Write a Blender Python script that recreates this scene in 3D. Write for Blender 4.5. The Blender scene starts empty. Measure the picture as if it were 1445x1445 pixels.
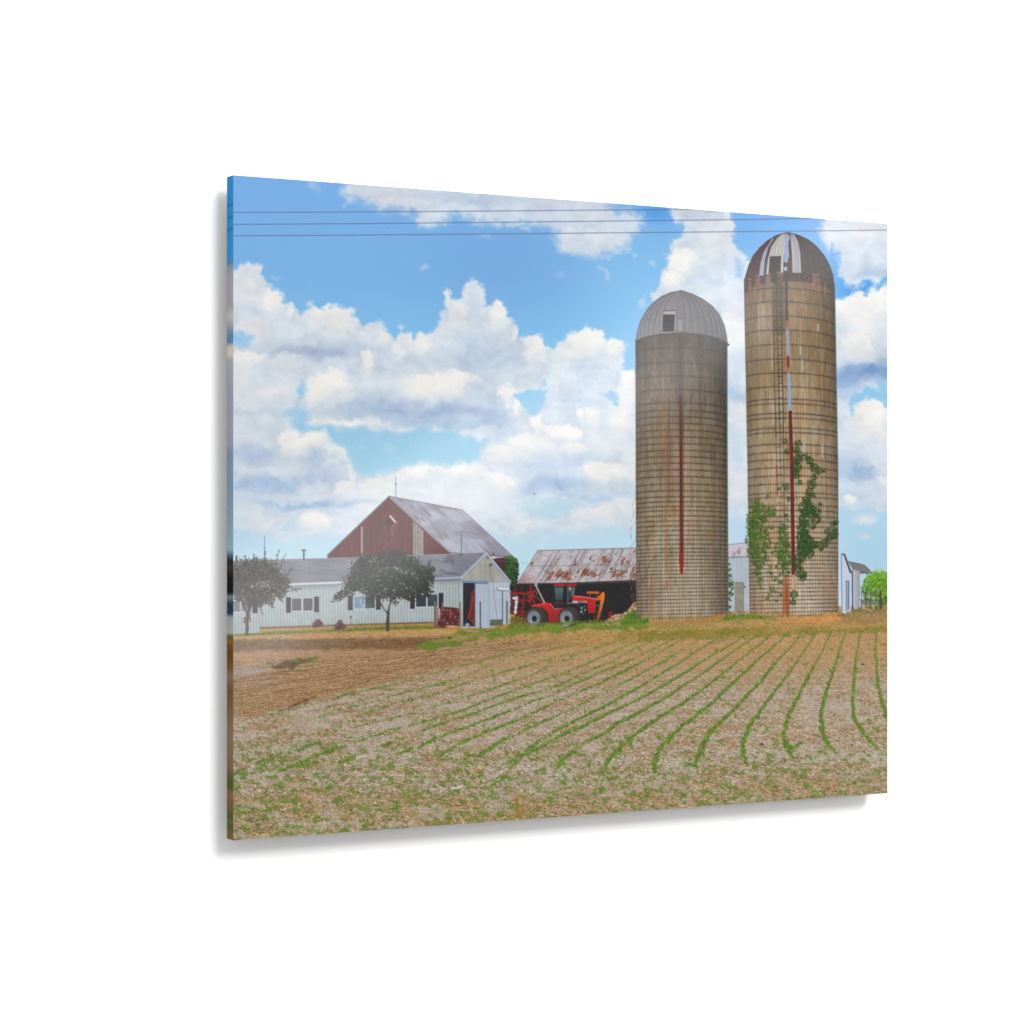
import math, random
import numpy as np
F4 = np.float32
# ------------------------------------------------------------------ picture raster
# The printed picture is worked out on a raster of ink colours (2 samples per unit); units are
# those of the paper plan of the picture: x 316..1256, y 244..1190.
S = 2
OX, OY, PW, PH = 316, 244, 940, 946
W_, H_ = PW * S, PH * S
XS = (OX + (np.arange(W_) + .5) / S).astype(F4)
YS = (OY + (np.arange(H_) + .5) / S).astype(F4)
IMG = np.zeros((H_, W_, 3), F4)
LAB = np.zeros((H_, W_), np.int16)
rng = np.random.default_rng(7)
rnd = random.Random(11)
TAB = rng.random((512, 512)).astype(F4)
PARTS = []                      # (name, parent index or None, label)
def part(name, parent=None, label=None):
    PARTS.append((name, parent, label)); return len(PARTS)      # id = 1-based

def vnoise(x, y, seed=0):
    x = x + seed * 37.31; y = y + seed * 91.7
    fx = np.floor(x); fy = np.floor(y)
    tx = (x - fx).astype(F4); ty = (y - fy).astype(F4)
    ix = fx.astype(np.int32) & 511; iy = fy.astype(np.int32) & 511
    jx = (ix + 1) & 511; jy = (iy + 1) & 511
    tx = tx * tx * (3 - 2 * tx); ty = ty * ty * (3 - 2 * ty)
    a = TAB[iy, ix]; b = TAB[iy, jx]; c = TAB[jy, ix]; d = TAB[jy, jx]
    top = a + (b - a) * tx; bot = c + (d - c) * tx
    return (top + (bot - top) * ty) * 2 - 1
def fbm(x, y, octaves=4, seed=0, gain=.5):
    s = 0; amp = 1; tot = 0
    for o in range(octaves):
        s = s + amp * vnoise(x, y, seed + o * 3 + 1); tot += amp
        amp *= gain; x = x * 2.03 + 11.3; y = y * 2.03 + 5.7
    return (s / tot * 1.6).astype(F4)
def win(x0, y0, x1, y1):
    i0 = max(0, int((x0 - OX) * S)); i1 = min(W_, int((x1 - OX) * S) + 2)
    j0 = max(0, int((y0 - OY) * S)); j1 = min(H_, int((y1 - OY) * S) + 2)
    if i1 <= i0 or j1 <= j0: return None
    X, Y = np.meshgrid(XS[i0:i1], YS[j0:j1])
    return slice(j0, j1), slice(i0, i1), X, Y
def smooth(e0, e1, v):
    t = np.clip((v - e0) / (e1 - e0), 0, 1); return t * t * (3 - 2 * t)
def lerp(a, b, t):
    return a + (b - a) * t
def col(c):
    return np.array(c, F4)
def sdf(pts, X, Y):
    d = np.full(X.shape, 1e9, F4); inside = np.zeros(X.shape, bool)
    n = len(pts)
    for i in range(n):
        ax, ay = pts[i]; bx, by = pts[(i + 1) % n]
        ex, ey = bx - ax, by - ay
        L = ex * ex + ey * ey
        if L < 1e-9: continue
        t = np.clip(((X - ax) * ex + (Y - ay) * ey) / L, 0, 1)
        d = np.minimum(d, (X - ax - t * ex) ** 2 + (Y - ay - t * ey) ** 2)
        if ay != by:
            c = (Y < max(ay, by)) & (Y >= min(ay, by)) & (X < ax + (Y - ay) * ex / ey)
            inside ^= c
    d = np.sqrt(d)
    return np.where(inside, -d, d)
def comp(w, alpha, color, lab=None, cut=.5):
    sj, si = w[0], w[1]
    a = alpha[..., None]
    IMG[sj, si] = IMG[sj, si] * (1 - a) + color * a
    if lab: 
        L = LAB[sj, si]; L[alpha > cut] = lab
def poly(pts, color, lab=None, soft=.35, op=1., tex=0., ts=2., wob=0., ws=6., seed=3, shade=None):
    xs = [p[0] for p in pts]; ys = [p[1] for p in pts]; m = soft + wob + 1
    w = win(min(xs) - m, min(ys) - m, max(xs) + m, max(ys) + m)
    if w is None: return
    _, _, X, Y = w
    d = sdf(pts, X, Y)
    if wob: d = d + wob * fbm(X / ws, Y / ws, 3, seed)
    a = np.clip(.5 - d / (2 * soft), 0, 1) * op
    c = col(color) if not callable(color) else color(X, Y)
    if tex:
        c = c + tex * fbm(X / ts, Y / ts, 3, seed + 5)[..., None]
    if shade is not None: c = c * shade(X, Y)[..., None]
    comp(w, a, c, lab)
def rect(x0, y0, x1, y1, color, lab=None, **k):
    poly([(x0, y0), (x1, y0), (x1, y1), (x0, y1)], color, lab, **k)
def line(pts, wd, color, lab=None, soft=.35, op=1., cut=.4, wob=0., only=None):
    xs = [p[0] for p in pts]; ys = [p[1] for p in pts]
    wds = wd if isinstance(wd, (list, tuple)) else [wd] * len(pts)
    m = max(wds) + soft + 1 + wob
    w = win(min(xs) - m, min(ys) - m, max(xs) + m, max(ys) + m)
    if w is None: return
    _, _, X, Y = w
    d = np.full(X.shape, 1e9, F4)
    for i in range(len(pts) - 1):
        ax, ay = pts[i]; bx, by = pts[i + 1]; ex, ey = bx - ax, by - ay
        L = ex * ex + ey * ey + 1e-9
        t = np.clip(((X - ax) * ex + (Y - ay) * ey) / L, 0, 1)
        dd = np.sqrt((X - ax - t * ex) ** 2 + (Y - ay - t * ey) ** 2) - .5 * (wds[i] + (wds[i + 1] - wds[i]) * t)
        d = np.minimum(d, dd)
    if wob: d = d + wob * fbm(X / 4, Y / 4, 2, 9)
    a = np.clip(.5 - d / (2 * soft), 0, 1) * op
    if only: a = a * (LAB[w[0], w[1]] == only)
    c = col(color) if not callable(color) else color(X, Y)
    comp(w, a, c, lab, cut)
def ell(x, y, rx, ry, color, lab=None, ang=0., soft=.35, op=1., tex=0.):
    m = max(rx, ry) + soft + 1
    w = win(x - m, y - m, x + m, y + m)
    if w is None: return
    _, _, X, Y = w
    c, s = math.cos(ang), math.sin(ang)
    u = ((X - x) * c + (Y - y) * s) / rx; v = (-(X - x) * s + (Y - y) * c) / ry
    r = np.sqrt(u * u + v * v)
    a = np.clip(.5 - (r - 1) * min(rx, ry) / (2 * soft), 0, 1) * op
    cc = col(color)
    if tex: cc = cc + tex * fbm(X / 1.6, Y / 1.6, 2, 4)[..., None]
    comp(w, a, cc, lab)
def soft_blob(x, y, rx, ry, color, op=1., ang=0.):
    w = win(x - 2.6 * rx - 2.6 * ry, y - 2.6 * ry - 2.6 * rx * abs(math.sin(ang)), x + 2.6 * rx + 2.6 * ry, y + 2.6 * ry + 2.6 * rx * abs(math.sin(ang)))
    if w is None: return
    _, _, X, Y = w
    c, s = math.cos(ang), math.sin(ang)
    u = ((X - x) * c + (Y - y) * s) / rx; v = (-(X - x) * s + (Y - y) * c) / ry
    comp(w, np.exp(-(u * u + v * v)) * op, col(color))
def leaves(blobs, pal, lab=None, k=.55, size=(.7, 1.5), light=0., flat=1., op=.95):
    """scatter leaf-sized marks through a list of clumps (x, y, r); upper ones lighter"""
    for (bx, by, r) in blobs:
        for _ in range(max(2, int(k * r * r))):
            a = rnd.random() * 6.283; q = r * math.sqrt(rnd.random())
            lx, ly = bx + q * math.cos(a), by + q * math.sin(a) * flat
            c = pal[rnd.randrange(len(pal))]
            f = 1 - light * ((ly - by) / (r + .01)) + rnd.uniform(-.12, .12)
            s = rnd.uniform(*size)
            ell(lx, ly, s, s * rnd.uniform(.5, .8), [v * f for v in c], lab, rnd.uniform(-1.5, 1.5), soft=.5, op=op)

# ================================================================== SKY
def paint_sky():
    lab = part('printed_sky', None, 'blue printed sky full of white cumulus clouds')
    w = win(OX, OY, OX + PW, 905); _, _, X, Y = w
    stops = [(244, (125, 178, 234)), (330, (126, 180, 232)), (400, (128, 183, 231)), (480, (133, 193, 235)), (590, (152, 202, 231)),
             (660, (158, 207, 231)), (720, (180, 215, 235)), (775, (190, 220, 236)), (900, (196, 222, 236))]
    sy = [s[0] for s in stops]
    base = np.stack([np.interp(Y, sy, [s[1][i] for s in stops]) for i in range(3)], -1).astype(F4)
    def tint(x, y, rx, ry, c, op):
        nonlocal base
        a = (np.exp(-(((X - x) / rx) ** 2 + ((Y - y) / ry) ** 2)) * op)[..., None]
        base = base * (1 - a) + col(c) * a
    tint(720, 370, 150, 80, (119, 169, 221), .7); tint(900, 420, 90, 90, (139, 199, 240), .75)
    tint(1100, 320, 60, 60, (126, 184, 244), .7); tint(1210, 400, 40, 40, (66, 150, 224), .9); tint(925, 300, 30, 14, (84, 152, 226), .8)
    tint(1190, 345, 20, 40, (92, 160, 228), .6); tint(340, 760, 70, 30, (186, 217, 236), .5); tint(1230, 780, 60, 60, (168, 205, 226), .8)
    tint(470, 420, 60, 30, (126, 184, 232), .5)
    # cumulus outlines: (outline, edge softness, edge raggedness, opacity)
    C = []
    C.append(([(482,250),(487,262),(484,272),(490,288),(506,282),(521,285),(540,296),(556,295),(575,300),(588,306),(595,317),(606,319),(622,309),(640,304),(660,304),(675,312),(695,316),(724,319),(755,317),(772,320),(784,326),(781,338),(793,353),(812,360),(826,357),(842,361),(866,356),(886,347),(895,331),(908,317),(899,305),(886,300),(868,300),(862,292),(868,285),(860,240),(482,240)], 11, 8, .93))
    C.append(([(430,252),(440,254),(452,268),(447,275),(436,264)], 5, 5, .35))
    C.append(([(941,290),(1032,296),(1036,311),(1042,320),(1038,342),(1046,353),(1058,366),(1064,420),(1060,480),(1062,905),(1015,905),(1015,440),(918,425),(926,409),(937,386),(938,362),(950,341),(962,326),(970,318),(952,314),(944,304)], 4.5, 6, .97))
    C.append(([(1160,300),(1158,312),(1156,328),(1164,343),(1180,355),(1182,372),(1188,392),(1198,404),(1211,407),(1226,397),(1236,402),(1244,392),(1258,385),(1262,300)], 7, 7, .95))
    C.append(([(1172,422),(1186,418),(1206,414),(1222,415),(1234,409),(1242,403),(1258,399),(1258,560),(1244,552),(1232,546),(1215,552),(1200,560),(1200,582),(1208,572),(1222,566),(1238,566),(1246,574),(1258,580),(1258,720),(1230,716),(1180,722)], 4.5, 6, .97))
    C.append(([(320,386),(331,382),(340,375),(352,372),(366,371),(371,380),(367,389),(374,396),(383,404),(394,412),(401,429),(411,427),(417,435),(424,443),(433,436),(438,429),(451,434),(464,428),(476,434),(493,437),(504,447),(511,456),(528,454),(544,463),(558,476),(563,466),(569,460),(576,472),(581,478),(590,469),(612,467),(619,458),(622,445),(631,436),(627,424),(625,412),(631,407),(640,418),(651,419),(653,405),(664,393),(677,403),(685,418),(683,431),(694,429),(702,422),(711,427),(716,443),(733,460),(734,476),(744,473),(753,471),(766,474),(769,483),(779,489),(788,482),(795,478),(808,469),(833,461),(846,469),(855,480),(872,482),(881,487),(880,502),(876,520),(893,519),(905,525),(905,780),(470,800),(320,740)], 4.2, 5.5, .98))
    m = np.zeros(X.shape, F4)
    wx = X + 4 * fbm(X / 17, Y / 17, 3, 21); wy = Y + 4 * fbm(X / 17, Y / 17, 3, 41)
    ragged = fbm(X / 9, Y / 8, 5, 61, .55)
    for pts, sf, rg, op in C:
        xs = [p[0] for p in pts]; ys = [p[1] for p in pts]
        i0 = max(0, int((min(xs) - 20 - OX) * S)); i1 = min(W_, int((max(xs) + 20 - OX) * S))
        j0 = max(0, int((min(ys) - 20 - OY) * S)); j1 = min(X.shape[0], int((max(ys) + 20 - OY) * S))
        q = (slice(j0, j1), slice(i0, i1))
        d = sdf(pts, wx[q], wy[q]) + rg * .8 * ragged[q]
        m[q] = np.maximum(m[q], smooth(sf, -sf, d) * op)
    # holes of blue inside the cloud mass
    for pts, sf, op in [
        ([(320,474),(345,473),(358,478),(350,487),(335,488),(320,485)], 9, .75),
        ([(418,548),(428,540),(430,556),(422,566)], 6, .6),
        ([(424,584),(430,590),(436,597),(477,602),(521,605),(566,609),(620,606),(646,609),(653,619),(690,622),(678,635),(674,651),(642,655),(600,653),(588,655),(566,658),(558,666),(539,667),(510,673),(502,666),(497,652),(484,630),(464,614),(442,604),(424,606),(414,600)], 7, .95), ([(402,584),(418,566),(430,580),(430,600),(412,604)], 12, .6),
        ([(727,556),(742,551),(774,552),(765,575),(752,588),(742,578),(734,566)], 3.5, .93),
        ([(758,538),(766,536),(768,545),(762,547)], 3.5, .6), ([(846,556),(856,560),(863,551),(872,560),(870,574),(862,568)], 4.5, .85),
        ([(728,712),(745,703),(800,707),(830,712),(790,728),(770,735),(755,728),(740,732)], 8, .55),
        ([(320,752),(420,760),(470,755),(540,765),(680,752),(720,764),(760,750),(800,752),(880,748),(905,752),(905,905),(320,905)], 12, .93),
        ([(1180,735),(1210,715),(1258,745),(1258,905),(1180,905)], 14, .85), ([(1030,740),(1060,735),(1060,905),(1020,905)], 12, .8),
        ([(396,745),(412,728),(420,718),(430,722),(424,735),(410,750)], 7, .5), ([(1236,540),(1258,548),(1258,572),(1246,562)], 5, .8),
        ([(1036,370),(1050,374),(1052,392),(1040,392)], 6, .5), ([(884,498),(896,494),(896,519),(882,516)], 3, .8)]:
        d = sdf(pts, wx, wy) + 1.6 * ragged
        m = m * (1 - smooth(sf, -sf, d) * op)
    # thin wisps along the rims
    wis = fbm(X / 16 + .6 * ragged, Y / 9, 4, 71, .6)
    m = np.where((m > .02) & (m < .98), np.clip(m + .3 * (wis - .1) * (1 - np.abs(2 * m - 1)), 0, 1), m)
    # loose scraps
    for x, y, rx, ry, a, op in [(598,378,9,3.5,-.4,.5),(851,384,3,13,-.5,.55),(895,363,5,4,0,.5),(919,371,5,6,.4,.55),(908,427,5,8,.3,.6),(793,388,7,4,0,.25),(680,335,9,3,.3,.3),
                                (386,390,5,3,0,.4),(766,762,10,7,-.4,.6),(731,742,13,10,0,.7),(700,750,35,6,0,.6),(845,736,48,9,-.08,.75),(550,632,8,5,0,.4),(508,630,6,3,0,.4),
                                (440,738,30,13,-.05,.9),(365,738,20,10,.1,.55),(1200,702,12,7,.2,.8),(1222,733,14,9,-.2,.8),(1222,757,9,4,0,.6),(1153,323,3,5,0,.6),(905,300,8,6,0,.4)]:
        c, s = math.cos(a), math.sin(a)
        u = ((wx - x) * c + (wy - y) * s) / rx; v = (-(wx - x) * s + (wy - y) * c) / ry
        m = np.maximum(m, smooth(1.5, .2, np.sqrt(u * u + v * v) + .7 * ragged) * op * .85)
    # cloud body: soft hollows (grey blue) and lobed heads, sharp above and melting below
    cl = np.empty(IMG[w[0], w[1]].shape, F4); cl[:] = (210, 219, 228)
    wx2 = X + 5 * fbm(X / 26, Y / 26, 2, 81) + 2.4 * fbm(X / 8, Y / 8, 3, 83); wy2 = Y + 5 * fbm(X / 26, Y / 22, 2, 101) + 2.4 * fbm(X / 8, Y / 8, 3, 103)
    rag2 = fbm(X / 6, Y / 6, 4, 151)
    W = (243, 239, 233); V = (232, 231, 230); L = (221, 224, 228)
    def soft(x, y, rx, ry, c, op):
        i0 = max(0, int((x - 2.5 * rx - 8 - OX) * S)); i1 = max(i0, int((x + 2.5 * rx + 8 - OX) * S)); j0 = max(0, int((y - 2.5 * ry - 8 - OY) * S)); j1 = max(j0, int((y + 2.5 * ry + 8 - OY) * S))
        q = (slice(j0, j1), slice(i0, i1))
        g = (np.exp(-((((wx2[q] - x) / rx) ** 2 + ((wy2[q] - y) / ry) ** 2) ** 1.2)) * op)[..., None]
        cl[q] = cl[q] * (1 - g) + col(c) * g
    def head(x, y, rx, ry, c, op=.95, melt=1.):
        i0 = max(0, int((x - 1.6 * rx - 8 - OX) * S)); i1 = max(i0, int((x + 1.6 * rx + 8 - OX) * S)); j0 = max(0, int((y - 1.6 * ry - 8 - OY) * S)); j1 = max(j0, int((y + 2.0 * ry + 8 - OY) * S))
        q = (slice(j0, j1), slice(i0, i1))
        u = (wx2[q] - x) / rx; v = (wy2[q] - y) / ry
        v = np.where(v > 0, v * .72, v)
        r = np.sqrt(u * u + v * v) + .16 * rag2[q]
        up = smooth(.35, -.6, v)
        edge = smooth(1.12, lerp(.2, .72, up), r)
        g = (edge * op * (1 - .55 * melt * smooth(-.1, .95, v)))[..., None]
        cl[q] = cl[q] * (1 - g) + col(c) * g
    ZP = lambda x, y: (320 + x / 2.408, 240 + y / 2.408)
    k = 1 / 2.408
    for kind, x, y, rx, ry, c, op in [
        ('s',600,80,200,40,(216,216,222),.9),('s',820,95,160,26,(192,204,222),.9),('s',1150,110,150,30,(207,212,223),.9),('s',1240,230,110,40,(221,223,230),.9),('s',470,90,60,22,(206,212,224),.6),('s',650,130,60,25,(216,217,223),.8),('s',1290,150,60,30,(214,217,226),.7),
        ('h',60,350,60,40,L,.7),('h',50,420,60,60,V,.8),('h',130,430,40,30,V,.8),('h',160,440,42,46,W,.95),('h',215,478,20,24,W,.9),('s',120,520,90,22,(214,218,226),.8),('h',90,545,80,35,V,.6),('h',290,480,34,30,V,.8),('h',350,500,80,60,W,.9),('h',410,520,50,50,V,.8),
        ('h',500,560,60,40,(222,225,230),.8),('h',545,560,32,30,V,.8),('s',240,590,150,22,(198,207,221),.8),('s',320,620,150,18,(174,188,210),.95),('s',450,610,70,16,(186,199,217),.8),
        ('s',500,640,90,36,(206,214,226),.8),('h',70,640,80,36,W,.9),('h',40,690,70,50,V,.7),('h',200,680,60,60,L,.7),('h',170,770,80,50,(226,226,230),.8),('h',60,780,70,60,(224,225,230),.7),('s',120,830,110,14,(204,213,226),.6),
        ('h',835,420,42,62,(224,229,235),.9),('s',840,470,24,60,(206,216,229),.6),('h',745,430,15,26,V,.8),('h',775,500,40,60,V,.8),('h',920,480,38,60,W,.95),('h',985,560,16,40,W,.9),('h',700,560,50,50,L,.8),('h',655,590,48,46,W,.85),('h',620,560,20,30,L,.7),('h',600,590,20,50,V,.7),
        ('s',850,590,90,40,(200,212,227),.9),('s',890,640,120,36,(184,200,221),.95),('s',960,620,60,40,(196,209,225),.8),('h',585,620,18,60,V,.6),('h',475,660,26,60,W,.9),('s',600,670,100,30,(206,214,226),.8),('s',560,700,50,40,(214,220,229),.7),
        ('h',345,740,82,62,W,.97),('h',300,770,50,44,W,.9),('h',720,730,150,46,W,.95),('h',650,750,56,50,W,.9),('h',800,715,60,36,W,.8),('h',425,770,22,16,V,.8),('h',560,760,70,40,(222,226,231),.7),
        ('s',520,800,100,30,(178,196,221),.95),('s',440,820,100,20,(186,201,223),.8),('s',700,830,170,32,(166,187,215),.97),('s',880,770,60,60,(194,207,224),.9),('s',900,840,80,40,(176,195,220),.9),('s',600,850,90,18,(182,199,222),.9),('s',740,860,180,16,(176,197,222),.9),
        ('s',400,858,120,12,W,.95),('s',510,862,60,10,(222,226,232),.8),('h',860,890,66,22,(210,219,231),.8),('s',950,890,60,18,(188,205,225),.8),
        ('h',950,755,30,44,W,.9),('h',985,805,17,34,W,.95),('s',1000,850,30,30,(205,216,230),.8),('h',1000,880,34,40,(216,223,232),.7),
        ('h',1060,590,52,40,W,.9),('h',1050,640,50,40,V,.8),('s',1030,700,50,30,(206,215,228),.8),('h',1230,575,95,60,W,.97),('h',1315,600,36,34,W,.95),('h',1160,640,60,60,V,.8),('s',1240,690,90,46,(202,213,229),.95),('s',1290,660,40,36,(210,219,231),.7),
        ('h',1130,740,70,50,(224,228,233),.8),('s',1180,780,90,50,(197,210,228),.95),('s',1110,800,50,50,(206,217,230),.8),('h',1360,730,34,60,W,.9),('h',1345,800,40,60,V,.7),('h',1055,870,26,40,W,.97),('h',1120,890,46,30,W,.95),('h',1170,890,40,26,W,.9),('h',1200,835,22,18,W,.9),('h',1240,850,26,40,V,.8),
        ('h',1330,870,56,80,V,.85),('h',1180,950,50,30,W,.8),('h',1060,950,90,50,V,.85),('s',1290,930,60,40,(222,227,233),.7),('s',1110,1010,140,46,(194,210,230),.97),('s',1110,1072,130,20,(168,192,221),.97),('h',930,970,70,50,V,.85),('h',1000,930,60,36,V,.8),
        ('h',1280,1030,80,44,W,.95),('h',1370,1000,40,60,V,.8),('s',1260,1105,140,14,(192,210,230),.95),('h',930,1060,80,36,W,.9),('h',850,1090,70,30,L,.7),('h',1250,1165,130,30,V,.9),('h',1000,1190,38,26,V,.9),('h',1380,1150,60,30,V,.8),
        ('h',560,1040,60,36,V,.9),('h',650,1015,80,36,W,.97),('h',770,1020,80,34,W,.97),('h',840,1040,50,30,V,.9),('s',680,1085,180,26,(222,227,233),.9),('s',560,1120,120,30,(224,229,234),.8),('s',800,1130,120,40,(225,229,234),.8),
        ('h',205,925,42,50,W,.97),('h',300,905,52,44,W,.97),('h',255,950,60,40,W,.9),('h',385,960,46,50,V,.85),('s',310,990,44,36,(190,205,225),.9),('s',380,1010,60,30,(204,215,229),.7),('h',60,930,56,30,L,.8),('s',80,970,80,30,(182,199,223),.95),('s',150,1000,60,20,(200,212,227),.7),
        ('s',110,1022,130,12,(214,222,232),.9),('s',130,1070,200,24,(177,199,226),.97),('s',320,1050,60,16,(196,211,229),.8),('h',300,1085,70,24,(216,223,231),.85),('h',420,1040,18,50,V,.85),('h',390,1085,50,36,V,.9),('h',505,1080,60,36,V,.9),('s',280,1135,170,11,(170,198,227),.97),('s',60,1125,80,14,(200,214,231),.7),
        ('h',290,1195,80,36,W,.97),('h',110,1195,56,24,L,.8),('s',460,1165,90,20,(224,229,234),.8),('s',400,1160,50,14,(208,220,233),.6)]:
        px, py = ZP(x, y)
        if kind == 's' and max(c) < 232: c = (c[0] - 3, c[1] - 2, c[2] - 2); rx *= 1.12; ry *= 1.15; op = min(1., op * 1.05)
        if kind == 'h': op *= .93
        (soft if kind == 's' else head)(px, py, rx * k, ry * k, c, op)
    # the clouds round the silos
    for kind, x, y, rx, ry, c, op in [
        ('s',985,300,45,12,(200,206,218),.85),('h',1010,340,34,34,L,.9),('h',960,372,26,26,W,.95),('s',1005,392,30,14,(198,209,227),.8),('h',1030,310,14,24,V,.8),('h',945,395,18,16,W,.9),('s',1032,420,16,40,(220,224,232),.8),('s',1042,380,10,14,(186,206,232),.7),
        ('h',1036,470,24,34,V,.8),('s',1038,520,16,20,(206,216,230),.7),('s',1037,560,20,12,(172,194,219),.9),('h',1040,590,22,22,L,.8),('s',1040,640,22,30,(205,216,230),.8),('h',1040,690,22,30,L,.8),('s',1040,740,24,20,(196,214,232),.8),
        ('s',1215,325,50,20,(220,220,223),.9),('h',1180,340,22,24,L,.7),('s',1215,365,34,16,(200,206,219),.9),('s',1228,386,28,10,(176,190,212),.9),('h',1170,325,14,16,V,.6),
        ('h',1215,440,46,40,W,.97),('h',1240,425,22,26,W,.95),('h',1192,440,22,26,V,.8),('s',1195,490,22,16,(216,218,224),.8),('h',1215,490,26,24,(236,232,228),.9),('s',1235,500,22,12,(208,212,221),.8),('s',1225,525,44,13,(122,155,199),.97),('s',1192,535,20,12,(140,172,210),.9),('s',1200,552,30,10,(170,192,218),.8),('s',1247,520,14,16,(130,160,200),.8),('s',1248,500,8,8,(196,206,222),.6),
        ('h',1226,590,28,26,W,.97),('h',1246,600,14,30,W,.9),('h',1208,605,18,26,V,.9),('s',1195,615,14,20,(214,222,233),.8),('s',1222,640,22,12,(216,222,232),.8),('s',1205,655,30,14,(200,213,229),.9),('s',1216,666,40,9,(156,183,212),.97),('h',1240,660,14,16,L,.6),('s',1195,690,26,18,(194,211,230),.9),('s',1236,695,24,24,(206,217,230),.8),('h',1200,703,12,8,W,.9),('h',1222,733,14,9,V,.9),('s',1222,757,9,5,(222,220,228),.8),('h',1248,678,9,14,V,.8)]:
        (soft if kind == 's' else head)(x, y, rx, ry, c, op)
    lum = cl.mean(-1); mod = fbm(wx2 / 17, wy2 / 12, 4, 147, .5)
    cl += (fbm(wx2 / 9, wy2 / 8, 3, 141) * 3.0 + fbm(X / 34, Y / 16, 3, 145) * 5 + mod * (4 + 6 * smooth(238, 205, lum)))[..., None] * col((1, .9, .7))
    rim = smooth(.55, .95, m) * (1 - smooth(.95, 1.0, m))
    cl += (rim * 4)[..., None]
    m = np.clip(m + .05 * ragged * (m > .02) * (m < .97), 0, 1)[..., None]
    out = base * (1 - m) + np.clip(cl, 0, 250) * m
    out += rng.normal(0, 1.2, X.shape).astype(F4)[..., None]
    IMG[w[0], w[1]] = out; LAB[w[0], w[1]] = lab
    ell(753.6, 697, .9, 1.4, (70, 80, 95), None, .4)
    return lab
def paint_wires():
    for i, pts in enumerate([[(316,299.9),(330,299.8),(475,299.3),(620,298.6),(770,297.2),(920,295.9),(1020,295.2)],
                [(316,316.9),(330,316.8),(475,315.9),(620,314.5),(770,313),(920,311.4),(1040,310),(1180,307.6)],
                [(316,332.9),(330,332.8),(475,332),(620,330.8),(770,329.6),(920,328.1),(1043,327),(1150,326),(1256,324.6)]]):
        lab = part('printed_power_line', None, ['topmost dark wire across the printed sky', 'middle dark wire across the printed sky', 'lowest dark wire across the printed sky'][i])
        line(pts, 1.15, (96, 106, 138), lab, soft=.45, op=.85, cut=.25)

# ================================================================== GROUND
def soil(X, Y, pal, sx=3.2, sy=1.3, seed=0):
    """mixed straw, clods and stones: palette blended by grains of several sizes"""
    k = np.clip((Y - 870) / 260, .15, 1.1)
    n1 = fbm(X / (3.6 * (.45 + k)), Y / (1.9 * (.4 + k)), 3, seed, .6); n2 = fbm(X / (1.25 * (.6 + .7 * k)), Y / (.85 * (.6 + .7 * k)), 2, seed + 20, .6)
    n3 = fbm(X / 30, Y / (15 * (.3 + k)), 3, seed + 40); n4 = vnoise(X / (1.7 * (.6 + .6 * k)), Y / (1.2 * (.6 + .6 * k)), seed + 60)
    c = lerp(col(pal[0]), col(pal[1]), smooth(-.6, .6, n3 + .45 * n1)[..., None])
    c = lerp(c, col(pal[2]), (smooth(.15, .95, .7 * n1 + .6 * n2) * .85)[..., None])
    c = lerp(c, col(pal[3]), (smooth(.3, 1.0, -.75 * n1 - .45 * n2) * .9)[..., None])
    c = c + (n2 * (15 + 19 * np.minimum(k, 1)))[..., None] * col((1, .95, .88)) + (n4 * (4 + 10 * np.minimum(k, 1)))[..., None] * col((1.1, .8, .7))
    return c
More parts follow.
